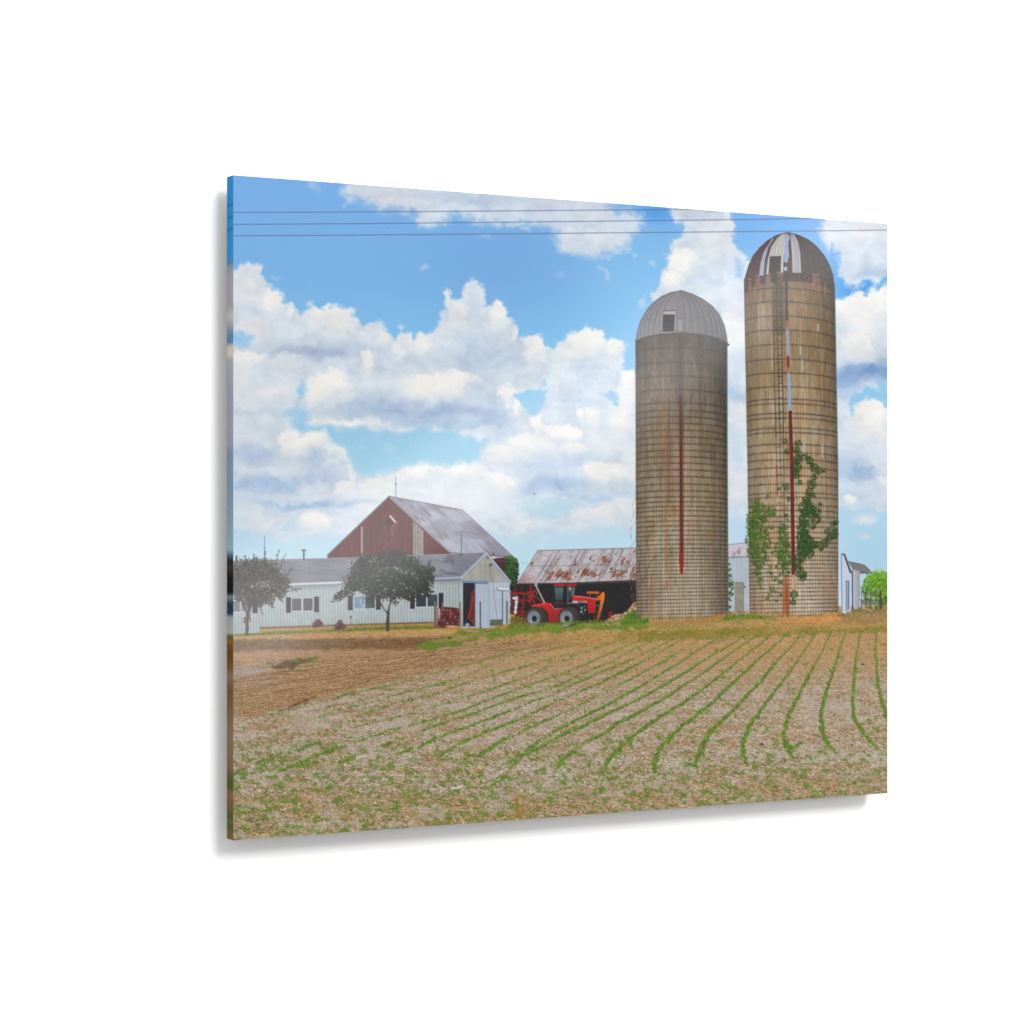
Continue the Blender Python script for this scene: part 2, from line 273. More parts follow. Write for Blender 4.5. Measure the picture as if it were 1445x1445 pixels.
ROWS = [
 [(1236.3,889),(1235.2,922),(1237.8,960),(1242.3,984),(1247.8,1002),(1254,1022)],
 [(1214,890),(1208.4,922),(1204.6,960),(1202.4,993),(1204.6,1013),(1216.8,1033),(1228,1046),(1238,1056)],
 [(1193,890),(1183.6,917.6),(1174.7,948.6),(1163.7,982),(1157,1010.6),(1160,1033),(1168,1050),(1175,1059)],
 [(1173.6,890),(1159,920),(1139,957),(1121.6,990.6),(1110.5,1013),(1105,1035),(1108,1052.6),(1118,1069)],
 [(1151.5,893),(1135,917.6),(1110.5,953),(1092.8,975),(1073,1002),(1057,1024),(1048.5,1048),(1048.5,1064),(1053,1080)],
 [(1132.6,891),(1117,911),(1095,933),(1075,959.6),(1050.7,984),(1035,1002),(1015,1019.4),(999.8,1035),(989.8,1055),(985.4,1066),(981,1078)],
 [(1111.6,892),(1092.8,911),(1070.6,928.6),(1046,953),(1026,970.7),(1006.4,990.6),(984,1008),(960,1026),(944.4,1041),(937,1050),(930,1058),(923,1075),(922,1090)],
 [(1090.6,892),(1073,908.7),(1046,928.6),(1022,948.6),(1002,964),(984,977),(962,993),(940,1006),(903,1030.6),(886,1044),(863.6,1066),(855,1078),(852.5,1088)],
 [(1070.6,895),(1046,911),(1017.5,931),(984,955),(962,968.5),(940,984),(919,995),(897,1008),(868,1022),(855,1033),(830,1046),(810,1059),(793,1073),(782,1090)],
 [(1050.7,897),(1028.6,911),(1002,926),(966.6,948.6),(940,965),(930,971),(897,988.5),(863.6,1004),(837,1017),(824,1024),(797,1035),(775,1048),(757,1057),(735,1068),(720,1084),(706,1101)],
 [(1010.8,902),(984,917.6),(962,933),(940,946),(908,966),(875,984),(852.5,997),(819,1013),(793,1026),(762,1044),(744,1057)],
 [(984,904),(962,918),(940,931),(919,942),(886,960),(841,982),(808,1000),(775,1015),(753,1024),(731,1035),(709,1044),(693,1055),(678,1066)],
 [(966,900),(940,915),(908,933),(886,944),(841,966),(797,984),(764,1000),(737,1013),(709,1024),(684,1033),(660,1044),(638,1055),(620,1066)],
 [(955,900),(940,906.6),(886,933),(841,951),(808,966),(775,982),(753,988.5),(722,1002),(693,1013),(664,1024),(638,1033),(612,1043)],
 [(925,900),(897,915),(863.6,933),(819,951),(786,968.6),(731,984),(693,997),(660,1010),(620,1022),(590,1033)],
 [(905,902),(863.6,920),(819,940),(786,953),(742,968.6),(697.5,984),(653,1002),(620,1012),(603,1017),(559,1028),(526,1039)],
 [(885,900),(852.5,911),(815,924),(775,942),(742,955),(686,975),(642,988),(600,1001),(560,1012),(526,1018)],
 [(860,908),(830,917.6),(786,926.5),(742,940),(708.6,948.6),(680,957.5),(649,966),(603.5,982),(561,990.7),(524,1004),(490.5,1013)],
 [(820,908),(788,915),(737,924),(697.5,935),(664,951),(620,965),(608,968),(560,980),(515,993),(484,999.6),(450.6,1010.6)],
 [(744,915),(706,924),(664,936.7),(620,948),(579,959.7),(535,970.8),(497,977),(461.7,988.5),(424,997),(402,1004),(373,1010.6)]]
ROWW = [1,1,1,1,1,1,1,1,1,1,.95,.6,.9,.9,.8,.85,.55,.75,.7,.8]
SHORT = [[(420,1059),(436,1051),(453,1048)],[(360,1077),(375,1072),(391,1068)],[(397,1088),(412,1081),(426,1075),(453,1064),(470,1058),(488,1053)],[(479,1077),(490,1072),(501,1068)],[(506,1046),(516,1043)],
         [(537,1052),(552,1049)],[(561,1064),(572,1060),(583,1055)],[(592,1053),(604,1047),(617,1041)],[(617,1068),(628,1061),(640,1055)],[(674,1066),(690,1058),(704,1046),(714,1041)],[(735,1067),(750,1055),(762,1045)],
         [(326,1094),(336,1089),(346,1084)],[(1105,1050),(1120,1056),(1130,1048)],[(1083,1070),(1088,1074)],[(970,1078),(985,1082)],[(885,1040),(893,1058)],[(655,1065),(680,1068)]]
GREEN = [(90,126,46), (104,136,54), (80,112,42), (120,142,66), (102,124,56)]
def paint_ground():
    lab_f = part('printed_crop_field', None, 'tan printed stubble field sown with rows of seedlings')
    lab_s = part('printed_bare_soil', None, 'brown bare printed soil at the left of the crop rows')
    lab_g = part('printed_lawn', None, 'green printed grass strip in front of the sheds')
    w = win(OX, 855, OX + PW, OY + PH); _, _, X, Y = w
    c = soil(X, Y, [(164,140,110), (174,159,143), (204,187,164), (106,84,62)], seed=200)
    far = smooth(985, 900, Y)[..., None]
    c = lerp(c, soil(X, Y, [(184,146,98), (178,140,104), (205,168,118), (140,104,66)], seed=260), far * .85)
    fore = smooth(1090, 1150, Y + 25 * fbm(X / 60, Y / 25, 2, 270))[..., None]
    c = lerp(c, soil(X, Y, [(166,134,94), (170,148,124), (206,180,144), (94,74,52)], seed=300), fore * .8)
    pale = smooth(.2, .9, fbm(X / 45, Y / 14, 3, 320)) * smooth(960, 1000, Y)
    c = lerp(c, col((184,171,160)) + (fbm(X / 1.6, Y / 1.1, 2, 9) * 22)[..., None], (pale * .55)[..., None])
    # weeds and seedlings scattered between the rows
    gk = fbm(X / 9, Y / 5, 3, 340) + .55 * fbm(X / 2.6, Y / 1.7, 2, 350)
    amt = np.interp(Y, [880, 900, 1000, 1060, 1085, 1190], [.36, .26, .2, .42, .72, .76])
    gm = smooth(.95 - amt, 1.35 - amt, gk) * .8
    gc = lerp(col((92,128,48)), col((134,142,80)), smooth(-.6, .8, fbm(X / 2, Y / 1.4, 2, 360))[..., None])
    c = lerp(c, gc, gm[..., None])
    comp(w, np.ones(X.shape, F4), c, lab_f)
    # green tinge along the head of the rows
    def band(pts, pal, op, wob=3., ws=9, soft=2., lab=None, seed=0, furrow=0):
        xs = [p[0] for p in pts]; ys = [p[1] for p in pts]
        ww = win(min(xs) - 6, min(ys) - 6, max(xs) + 6, max(ys) + 6); _, _, A, B = ww
        d = sdf(pts, A, B) + wob * fbm(A / ws, B / (ws * .5), 3, seed)
        cc = soil(A, B, pal, seed=seed)
        if furrow:
            q = B + .115 * (A - 330) + 2.2 * fbm(A / 60, B / 20, 2, seed)
            cc = cc + (8 * np.sin(q * 1.55) + 9 * fbm(A / 26, q / 1.7, 3, seed + 3))[..., None] * col((1, .95, .9))
        comp(ww, smooth(soft, -soft, d) * op, cc, lab)
    band([(640,905),(760,897),(900,890),(1000,883),(1258,876),(1258,893),(1100,893),(1000,899),(900,905),(800,914),(690,922)], [(150,128,72),(176,140,88),(196,162,104),(106,110,48)], .75, seed=400)
    band([(900,893),(1020,888),(1110,890),(1258,884),(1258,890),(1110,897),(1000,902),(900,905)], [(116,122,56),(150,134,76),(164,146,90),(94,112,44)], .6, seed=420)
    # bare soil
    band([(316,900),(430,897),(560,892),(640,897),(690,905),(740,903),(808,906),(753,919),(686,932),(640,941),(563,958),(497,974),(417,996),(364,1009),(316,1010)],
         [(156,126,94),(164,135,104),(188,157,122),(122,95,68)], 1, wob=2, soft=1.4, lab=lab_s, seed=440, furrow=1)
    band([(316,902),(420,901),(560,900),(640,899),(672,902),(640,908),(600,914),(560,917),(420,917),(316,920)], [(126,97,70),(132,104,78),(150,122,94),(102,78,56)], .95, wob=2.5, soft=3, lab=lab_s, seed=460)
    band([(316,920),(420,918),(520,917),(610,918),(560,924),(460,926),(316,934)], [(182,144,116),(176,138,108),(196,160,132),(150,112,84)], .6, seed=470, soft=4)
    band([(316,942),(350,940),(374,944),(366,950),(340,955),(316,957)], [(160,144,138),(150,134,126),(184,170,166),(124,106,96)], .85, seed=480, soft=3)
    band([(384,941),(396,936),(420,931),(436,927),(440,931),(430,937),(410,944),(392,946)], [(106,82,52),(96,86,46),(128,104,70),(78,60,38)], .85, seed=490, soft=2)
    leaves([(438,930,5),(444,929,4),(418,933,4),(380,936,4)], [(92,122,44),(106,130,56)], None, 1.2, flat=.35)
    line([(393,1004),(410,998),(430,988),(446,983)], [1.5,3,2.2,1], (104,72,50), None, soft=1.2, op=.7, wob=1)
    line([(329,960),(375,951),(440,944)], 1.2, (118,86,62), None, soft=1, op=.6, wob=1)
    for k in range(9):
        y0 = 930 + k * 8
        line([(330 + 20 * k, y0 + 34), (450 + 16 * k, y0 + 14), (640, 899 + k * 4.6)], .9, (128,90,64), None, soft=.9, op=.4, wob=1.2)
    # straw and grass by the buildings
    band([(316,894),(366,891),(430,886),(545,880),(640,877),(700,880),(730,880),(730,886),(640,889),(540,892),(420,897),(316,901)], [(176,134,70),(168,128,66),(196,158,96),(124,98,44)], 1, wob=1.5, soft=1.2, lab=lab_g, seed=520)
    band([(316,893),(366,893),(420,890),(545,884),(620,883),(620,887),(545,889),(430,893),(366,897),(316,898)], [(96,116,44),(112,126,50),(134,138,66),(76,98,36)], .95, wob=1, soft=1, lab=lab_g, seed=540)
    band([(316,898),(430,895),(560,889),(640,888),(650,894),(600,899),(480,900),(316,903)], [(188,150,102),(180,142,92),(206,170,124),(150,116,70)], .85, wob=1.5, soft=1.5, seed=550)
    band([(600,905),(626,899),(650,891),(690,887),(740,882),(800,880),(860,879),(905,873),(940,872),(1010,870),(1030,864),(1090,864),(1100,872),(1020,880),(960,886),(905,887),(860,888),(780,892),(720,897),(680,900),(655,905),(640,911),(610,916),(584,913)],
         [(98,124,46),(112,132,50),(140,144,74),(80,104,38)], .88, wob=4, ws=10, soft=2.6, lab=lab_g, seed=560)
    band([(600,903),(628,899),(660,895),(690,893),(672,899),(648,903),(620,906)], [(170,140,96),(160,128,88),(184,152,108),(128,110,62)], .7, wob=2.5, seed=570, soft=2)
    band([(900,878),(940,874),(1010,876),(1080,872),(1140,868),(1200,868),(1258,870),(1258,882),(1100,885),(1000,886),(930,890)], [(180,144,98),(170,136,86),(200,166,116),(128,112,62)], .62, wob=2, soft=2, seed=580)
    band([(905,874),(930,870),(960,874),(985,868),(1010,866),(1030,870),(1010,878),(960,880),(920,880)], [(184,132,82),(172,122,74),(202,154,104),(134,100,60)], .8, wob=2, soft=1.6, seed=600)
    band([(1090,868),(1110,865),(1140,869),(1160,866),(1190,868),(1190,876),(1150,879),(1110,879)], [(200,146,92),(188,130,80),(214,164,108),(150,104,64)], .9, wob=2, soft=1.6, seed=610)
    band([(1183,866),(1200,862),(1230,860),(1258,858),(1258,878),(1230,881),(1190,878)], [(158,128,96),(146,122,86),(180,148,114),(112,116,66)], .6, wob=3, soft=2, seed=620)
    # flags and scraps
    for x, y, c in [(428.5,900,1),(444,896.6,1),(444,902,1),(478,897.7,1),(507,906,1),(335,902,1),(360,901,1),(415,896.6,1),(402,901.7,0),(515,895,0),(528,890,0),(487,888,1)]:
        ell(x, y, 1.0, 1.7, (226,86,52) if c else (112,134,172), None, .2, soft=.5, op=.85)
    q = (slice(max(0, int((860 - OY) * S)), H_), slice(0, W_)); gmask = np.isin(LAB[q], (lab_f, lab_s))[..., None]
    g = IMG[q]; lo = g.mean(-1, keepdims=True); g2 = lo + (g - lo) * .93; g2 = 138 + (g2 - 138) * 1.15 + col((-2, -1, -1))
    IMG[q] = np.where(gmask, g2, g)
    # rows of seedlings
    for ri, pts in enumerate(ROWS):
        lab = part('crop_row', lab_f)
        seg = []
        for i in range(len(pts) - 1):
            ax, ay = pts[i]; bx, by = pts[i + 1]; n = max(2, int(math.hypot(bx - ax, by - ay) / .9))
            for k in range(n): seg.append((ax + (bx - ax) * k / n, ay + (by - ay) * k / n, math.atan2(by - ay, bx - ax)))
        line(pts, [float(np.interp(p[1], [890, 930, 1000, 1060, 1100], [2.0, 2.7, 3.6, 4.6, 3.4])) for p in pts], (124, 130, 70), lab, soft=2.0, op=.55 * ROWW[ri] * (1 if ri < 7 else .75 if ri < 10 else .5), cut=.3)
        ph = rnd.random() * 50
        for k, (x, y, a) in enumerate(seg):
            wd = np.interp(y, [890, 930, 1000, 1060, 1100], [1.6, 2.3, 3.3, 4.6, 4.0])
            wd *= float(np.interp(x, [600, 950], [.72, 1]))
            g = math.sin(ph + k * .09) * .5 + math.sin(ph * 2 + k * .031) * .6
            gap = ROWW[ri] * np.interp(x, [450, 800, 1000], [.5, .66, 1]) + .32 * g
            end = min(1, (len(seg) - k) / 26)
            if rnd.random() > gap * (.55 + .45 * end) * (1 if x > 600 else .8): continue
            for _ in range(2 if y > 940 else 1):
                ox, oy = rnd.gauss(0, wd * .42), rnd.gauss(0, wd * .3)
                cc = GREEN[rnd.randrange(5)]; f = rnd.uniform(.82, 1.18)
                if y > 1030 : f *= 1.04
                ell(x + ox * abs(math.sin(a)) + oy * .3, y + oy * .8 + ox * .25 * abs(math.cos(a)), wd * rnd.uniform(.32, .58), wd * rnd.uniform(.22, .4), [cc[0] * f, cc[1] * f, cc[2] * f], lab, a + rnd.uniform(-.7, .7), soft=.5, op=.85)
    lab = part('weed_patch', lab_f, 'scattered green tufts of the printed field')
    for pts in SHORT:
        for i in range(len(pts) - 1):
            (ax, ay), (bx, by) = pts[i], pts[i + 1]; n = int(math.hypot(bx - ax, by - ay) * 1.6) + 2
            for k in range(n):
                t = k / n; s = rnd.uniform(1.0, 2.0); cc = GREEN[rnd.randrange(5)]; f = rnd.uniform(.85, 1.15)
                ell(lerp(ax, bx, t) + rnd.gauss(0, 1.2), lerp(ay, by, t) + rnd.gauss(0, 1.3), s, s * .6, [v * f for v in cc], lab, rnd.uniform(-1, .2), soft=.6, op=.85)
    for _ in range(940):
        x = rnd.uniform(328, 1252); y = rnd.uniform(1046, 1186) if rnd.random() < .87 else rnd.uniform(1000, 1060)
        if y < 1060 and x > 560 and rnd.random() < .8: continue
        n = rnd.randrange(3, 12); spx = rnd.uniform(1.5, 5)
        for _k in range(n):
            s = rnd.uniform(.6, 1.5); cc = GREEN[rnd.randrange(5)]; f = rnd.uniform(.78, 1.2)
            ell(x + rnd.gauss(0, spx), y + rnd.gauss(0, 1.5), s, s * rnd.uniform(.4, .8), [v * f for v in cc], lab, rnd.uniform(-1.6, 1.6), soft=.7, op=rnd.uniform(.35, .85))
    # stalks, straws, stones
    for _ in range(5200):
        y = 905 + 280 * rnd.random() ** .75; x = rnd.uniform(326, 1254)
        if y < 1010 - (x - 330) * .265 + 6: continue
        k = (y - 860) / 300; L = rnd.uniform(1, 5.5) * (.3 + k); a = rnd.gauss(0, .5)
        c = rnd.choice([(218,200,180), (206,184,156), (120,92,70), (98,76,60), (196,176,168), (204,160,110)])
        line([(x, y), (x + L * math.cos(a), y + L * math.sin(a))], rnd.uniform(.4, .9), c, None, soft=.5, op=rnd.uniform(.35, .8))
    for _ in range(38):
        x = rnd.uniform(722, 756); y = rnd.uniform(1146, 1160); h = rnd.uniform(12, 40)
        line([(x, y), (x + rnd.uniform(-3, 3), y - h)], .7, rnd.choice([(176,122,70), (150,100,56), (198,150,98)]), None, soft=.5, op=.55)
    line([(637,1112.5),(645,1112),(652,1109.5)], 1.8, (226,224,224), None); line([(636,1110.5),(641,1111)], 1, (214,212,212), None)
    line([(504,1068.5),(516,1067)], 1.6, (228,212,190), None); ell(1074, 1050, 2.6, 1.6, (110,62,50), None, 0, .8); ell(1217,937.5, 2.4, 1.4, (92,74,62), None, .4, .6)
    ell(634, 900.5, 2.2, 1.3, (70,52,40), None, 0, .6)
    return lab_f, lab_g

# ================================================================== SILOS
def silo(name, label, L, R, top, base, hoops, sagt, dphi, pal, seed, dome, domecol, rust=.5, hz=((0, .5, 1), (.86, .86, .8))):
    """L, R: edge points (y, x); hoops: heights at the middle; dome: outline"""
    lab = part(name, None, label)
    y0, y1 = top - 4, base + 14
    w = win(min(L[0][1], L[1][1]) - 3, y0, max(R[0][1], R[1][1]) + 3, y1); _, _, X, Y = w
    xl = np.interp(Y, [p[0] for p in L], [p[1] for p in L]); xr = np.interp(Y, [p[0] for p in R], [p[1] for p in R])
    xc = (xl + xr) / 2; rad = (xr - xl) / 2
    t = np.clip((X - xc) / rad, -.9999, .9999)
    arc = 1 - np.sqrt(1 - t * t)
    sag = np.interp(Y, [sagt[0], sagt[1]], [sagt[2], 0.])
    slope = (720 - Y) / 6400
    yy = Y - slope * (X - xc) - sag * arc            # height as measured on the middle line
    phi = np.arcsin(t)
    hoops = np.array(hoops, F4)
    idx = np.searchsorted(hoops, yy.ravel()).reshape(yy.shape)
    below = hoops[np.clip(idx, 0, len(hoops) - 1)]; above = hoops[np.clip(idx - 1, 0, len(hoops) - 1)]
    dh = np.minimum(np.abs(yy - below), np.abs(yy - above))
    st = np.floor(phi / dphi).astype(np.int32); fr = phi / dphi - st
    T = np.random.default_rng(seed).random((64, 200)).astype(F4)
    course = np.floor((yy - 390) / 38 + .5 * (st % 2)).astype(np.int32)
    r1 = T[(st + 32) & 63, (course * 3 + 5) % 200]; r2 = T[(st * 7 + 11) & 63, (course * 5 + 90) % 200]; r3 = T[(st + 32) & 63, 150]
    h = np.clip((yy - top) / (base - top), 0, 1)
    c = np.stack([np.interp(h, pal[0], [p[i] for p in pal[1]]) for i in range(3)], -1).astype(F4)
    c = c + ((r1 - .5) * 17 + (r3 - .5) * 12)[..., None]
    c = lerp(c, c * col((1.1, .88, .66)), (smooth(.7, .95, r2) * rust)[..., None])      # rust-stained staves
    c = lerp(c, col((186,178,166)), (smooth(.965, .99, r1) * (0 if seed == 31 else .3))[..., None])              # newer pale staves
    c = c + (fbm(X / 2.2, Y / 7, 3, seed) * 9 + fbm(X / 22, Y / 30, 3, seed + 4) * 8)[..., None]
    stain = smooth(.2, .9, fbm(phi * 7, yy / 60, 3, seed + 8))
    c = lerp(c, c * col((1.02, .86, .7)), (stain * rust * .8)[..., None])
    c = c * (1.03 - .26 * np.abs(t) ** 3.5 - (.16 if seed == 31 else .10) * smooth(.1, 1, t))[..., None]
    wpx = dphi * rad * np.sqrt(1 - t * t)
    seam = np.minimum(fr, 1 - fr) * wpx
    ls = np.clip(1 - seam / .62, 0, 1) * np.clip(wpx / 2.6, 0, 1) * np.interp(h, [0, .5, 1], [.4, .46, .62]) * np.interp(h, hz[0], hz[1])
    c = lerp(c, c * .4, ls[..., None])
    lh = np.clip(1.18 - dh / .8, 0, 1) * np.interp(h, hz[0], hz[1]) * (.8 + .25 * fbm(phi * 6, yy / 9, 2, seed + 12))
    c = lerp(c, col((56,44,40)), lh[..., None])
    c = lerp(c, c * .6, (np.clip(1 - np.abs(dh - 1.3) / 1.2, 0, 1) * .28)[..., None])
    # lugs on the hoops
    for _ in range(70):
        hp = hoops[rnd.randrange(len(hoops))]; ph = rnd.choice([-.75, -.25, .3, .62, .95, 1.15]) + rnd.gauss(0, .02)
        c = lerp(c, col((52,38,34)), (np.clip(1.2 - np.hypot((phi - ph) * rad / 1.6, (yy - hp) / 1.0), 0, 1) * .85)[..., None])
    ybase = base + slope * (X - xc) - 8 * (np.abs(t) ** 2)
    a = np.clip(.5 + (X - xl) / .9, 0, 1) * np.clip(.5 + (xr - X) / .9, 0, 1) * np.clip((ybase - Y) / 1.5, 0, 1) * np.clip(.5 + (yy - top), 0, 1)
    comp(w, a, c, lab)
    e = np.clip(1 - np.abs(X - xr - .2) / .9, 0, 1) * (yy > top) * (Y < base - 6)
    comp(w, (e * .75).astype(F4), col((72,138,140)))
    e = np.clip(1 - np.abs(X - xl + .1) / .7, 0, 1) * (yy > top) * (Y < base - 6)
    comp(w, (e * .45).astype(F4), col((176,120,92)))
    return lab
def h2(a, b, step):
    return list(np.arange(a, b, step))
def paint_silos():
    # --- shorter, left
    hoops = [491,511.8,530.6,550,568.5,579,588,597.5,607,616.5,626,635.5,644.5,653.5,663,672.5,683,692.5,701,708,714.5,720.5,728,735,742,748.7,755.2,761.6,767.8,774] + h2(779.2, 880, 5.12)
    dome = [(896.2,481),(897.6,470),(903.5,451.2),(911.8,437),(921.2,426.5),(933,417.6),(945.9,412.3),(953,411),(960.6,408.8),(967,411),(977.6,414.7),(991.8,421.8),(1004.7,431.2),(1015.3,444),(1022.4,459.4),(1025.9,477),(1026,484),(1012,477),(990,471.8),(960,469.4),(930,471.5),(910,475.5)]
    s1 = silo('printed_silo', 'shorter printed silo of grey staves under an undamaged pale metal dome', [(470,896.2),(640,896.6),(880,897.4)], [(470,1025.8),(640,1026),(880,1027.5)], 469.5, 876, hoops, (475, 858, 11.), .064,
              ([0,.2,.35,.6,.85,1], [(86,77,69),(114,102,88),(140,126,104),(164,149,124),(178,164,141),(180,166,143)]), 31, None, None, .14, ((0, .14, .24, .5, 1), (.45, .5, .84, .84, .78)))  # hoops and seams fade near the top: gloss-streak haze put into the ink
    d1 = part('dome', s1, 'ribbed grey metal dome with one open hatch')
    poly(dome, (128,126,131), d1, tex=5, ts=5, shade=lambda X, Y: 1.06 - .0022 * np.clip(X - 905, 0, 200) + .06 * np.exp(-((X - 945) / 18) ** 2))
    for bx in [899.5, 903.2, 908, 914, 922, 933.5, 967.5, 978, 988.5, 998, 1006.5, 1013.5, 1019, 1023]:
        u = (bx - 961) / 65; pts = []
        by = 470 + 11 * (1 - math.sqrt(max(0, 1 - u * u)))
        for k in range(9):
            q = k / 8; pts.append((960 + (bx - 960) * math.sin(q * 1.571), 411 + (by - 411) * (1 - math.cos(q * 1.571))))
        line(pts, 1.2, (78,76,80), None, soft=.6, op=.62, only=d1); line([(x + 1.4, y) for x, y in pts], 1.6, (160,158,164), None, soft=.8, op=.42, only=d1)
    line([(896.5,481),(910,475.8),(930,471.9),(960,469.8),(990,472),(1012,477.2),(1026,484)], 1.6, (62,58,56), None, op=.7)
    hb = part('hatch', d1); poly([(935.5,443.5),(951.8,443.5),(950.8,467.6),(934.6,468.2)], (26,25,26), hb)
    poly([(936.5,439.8),(952.4,439),(952,443.4),(936.5,443.8)], (168,166,162), hb); line([(936,439),(952.5,438.2)], .9, (70,62,50), None)
    line([(933.8,468.6),(933.6,446),(936,440)], 1.1, (160,158,160), None, op=.6); line([(951.8,468),(952.6,442)], 1.2, (165,163,166), None, op=.7)
    rect(956, 450, 963.4, 467.6, (146,142,140), None, op=.8); line([(956,450),(963.6,449.8),(963.8,467.8)], .8, (74,72,70), None); line([(955,438),(955.6,468)], .8, (72,70,72), None, op=.7)
    rect(1025.5,485,1028.6,488,(52,56,62), s1)
    # dark stain and the pipe
    poly([(951,472),(968,472),(966,520),(964,572),(957,572),(954,520)], (58,50,46), None, soft=6, op=.6)
    pp = part('filler_pipe', s1, 'red filler pipe hanging down the shorter silo')
    line([(960.2,560),(960.7,640),(961.2,784)], [3.8,4.4,4.6], lambda X, Y: lerp(col((84,36,42)), col((112,36,40)), np.clip((Y - 565) / 190, 0, 1)[..., None]) * (1.12 - .1 * np.abs(X - 960.4) ** 1.2)[..., None], pp)
    line([(961.3,783),(961.4,807.5)], [5.6,4.6], (146,42,38), pp); line([(958.2,786),(958.4,795)], 1.2, (112,34,32), pp); line([(963.9,570),(964.3,800)], 1, (70,48,44), None, op=.5)
    line([(957.3,570),(957.7,783)], .9, (88,60,54), None, op=.4)
    for x, ya, yb, wdt, o in [(940,719,832,2.4,.6),(919,815,866,2.6,.6),(952,716,728,4,.6),(992.5,716,726,2,.5),(941,640,720,3,.22),(936,566,640,16,.12),(1001,752,760,3,.4)]:
        line([(x, ya), (x + .3, yb)], wdt, (166,98,44), None, soft=1.2, op=o, wob=.8)
    soft_blob(942, 640, 13, 90, (112, 78, 62), .38)
    for x, ya, yb in [(905,566,640),(976,600,700),(1004,700,800)]: line([(x, ya), (x, yb)], 7, (118,84,66), None, soft=4, op=.18)
    vn = part('bare_vine', s1)
    for pts, wd in [([(926,736),(922,741),(916,752),(912,766),(914,777)], 1.3), ([(926.5,784),(920,790),(915.8,796.5),(910.4,812.7),(905,822),(900.5,830.7)], 1.5), ([(899,760),(904,780),(901,800),(905,822)], .9), ([(922,741),(930,737),(940,728)], .8), ([(914,777),(905,790),(899,806)], .8), ([(926,784),(934,777),(944,776)], .8),
                    ([(896.5,702),(892,712),(894,724),(890,736)], .6), ([(896,736),(889,748),(890,760)], .7), ([(897,760),(890,772),(887,790)], .6), ([(897,780),(892,800),(895,815)], .8), ([(897,815),(890,828),(893,845),(895,856)], 1.1), ([(889,822),(886,836),(894,850)], .9), ([(891,800),(888,815)], .6), ([(897,690),(893,700)], .5), ([(904,700),(900,720),(903,748)], .7)]:
        line(pts, wd * .75, (96,76,64), vn, soft=.5, op=.6, wob=.3, cut=.3)
    # --- taller, right
    hoops = [407,425.9,446.5,465.9,486.5,506.8,526.5,545.9,563.3,569.6,583.5,590,604,610.4,627,638.6,648.8,660,671.6,683,695.5,701.7,713,720.4,728.7,736,743.5,751.4,758.8,765.8,772.4,778.8,784.8] + h2(790.6, 872, 5.6)
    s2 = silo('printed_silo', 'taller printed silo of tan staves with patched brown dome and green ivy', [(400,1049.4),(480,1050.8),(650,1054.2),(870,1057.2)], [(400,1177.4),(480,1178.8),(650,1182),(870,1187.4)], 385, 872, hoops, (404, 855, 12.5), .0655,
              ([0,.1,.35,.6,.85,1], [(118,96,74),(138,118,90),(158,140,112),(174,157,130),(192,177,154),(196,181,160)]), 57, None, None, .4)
    d2 = part('dome', s2, 'dark brown dome with bare pale sheets and an open hatch')
    dome = [(1049.4,404),(1050.9,390),(1055,375.9),(1062,360.6),(1071.5,348.8),(1082,339.4),(1093.8,332.4),(1104.4,328.8),(1112.6,327.6),(1119.7,329.4),(1129,332.4),(1140.9,338.2),(1152.6,347.6),(1163.2,360.6),(1170.3,373.5),(1175.6,388.8),(1177.4,404),(1176,401),(1150,391),(1130,386.2),(1110,384.8),(1090,387),(1070,391.5),(1056,397.5)]
    poly(dome, lambda X, Y: lerp(col((78,52,44)), col((70,63,59)), smooth(1095, 1140, X)[..., None]), d2, tex=6, ts=4)  # right side greyed: haze of the gloss streak painted into the dome colour
    for bx in [1053, 1058, 1064, 1071, 1142, 1151, 1159, 1166, 1172]:
        u = (bx - 1113) / 64; by = 385 + 14 * (1 - math.sqrt(max(0, 1 - u * u)))
        line([(1112 + (bx - 1112) * math.sin(q / 8 * 1.571), 329 + (by - 329) * (1 - math.cos(q / 8 * 1.571))) for q in range(9)], .8, (44,28,24), None, soft=.5, op=.4, only=d2)
    Z = lambda *p: [(1035 + x / 8.5, 310 + y / 8.5) for x, y in p]
    sh = part('bare_sheet', d2)
    poly(Z((465,225),(482,222),(412,330),(372,480),(356,672),(303,678),(320,530),(358,390)), (150,162,192), sh)
    poly(Z((590,165),(650,168),(614,300),(596,480),(592,632),(563,638),(560,442),(432,450),(415,652),(388,658),(408,480),(450,330),(520,220)), (182,180,176), sh)
    poly(Z((622,190),(682,196),(656,260),(648,510),(602,510),(608,330)), (144,160,196), sh); poly(Z((650,330),(664,420),(650,480)), (150,172,216), None)
    poly(Z((600,568),(642,568),(640,612),(600,612)), (150,168,205), sh)
    poly(Z((688,175),(725,182),(770,270),(798,420),(808,638),(704,638),(696,400),(684,250)), (170,168,176), sh)
    for p in [((556,190),(500,330),(486,430)), ((590,180),(544,330),(528,430)), ((620,180),(582,330),(566,430)), ((530,215),(466,350),(450,450)), ((700,190),(735,330),(752,635)), ((705,190),(760,330),(778,635))]:
        line(Z(*p), .7, (110,106,104), None, soft=.5, op=.7)
    hb = part('hatch', d2); poly(Z((432,440),(568,435),(562,632),(424,642)), (30,26,22), hb)
    line(Z((600,170),(660,172),(720,172)), 1.6, (120,112,100), None)
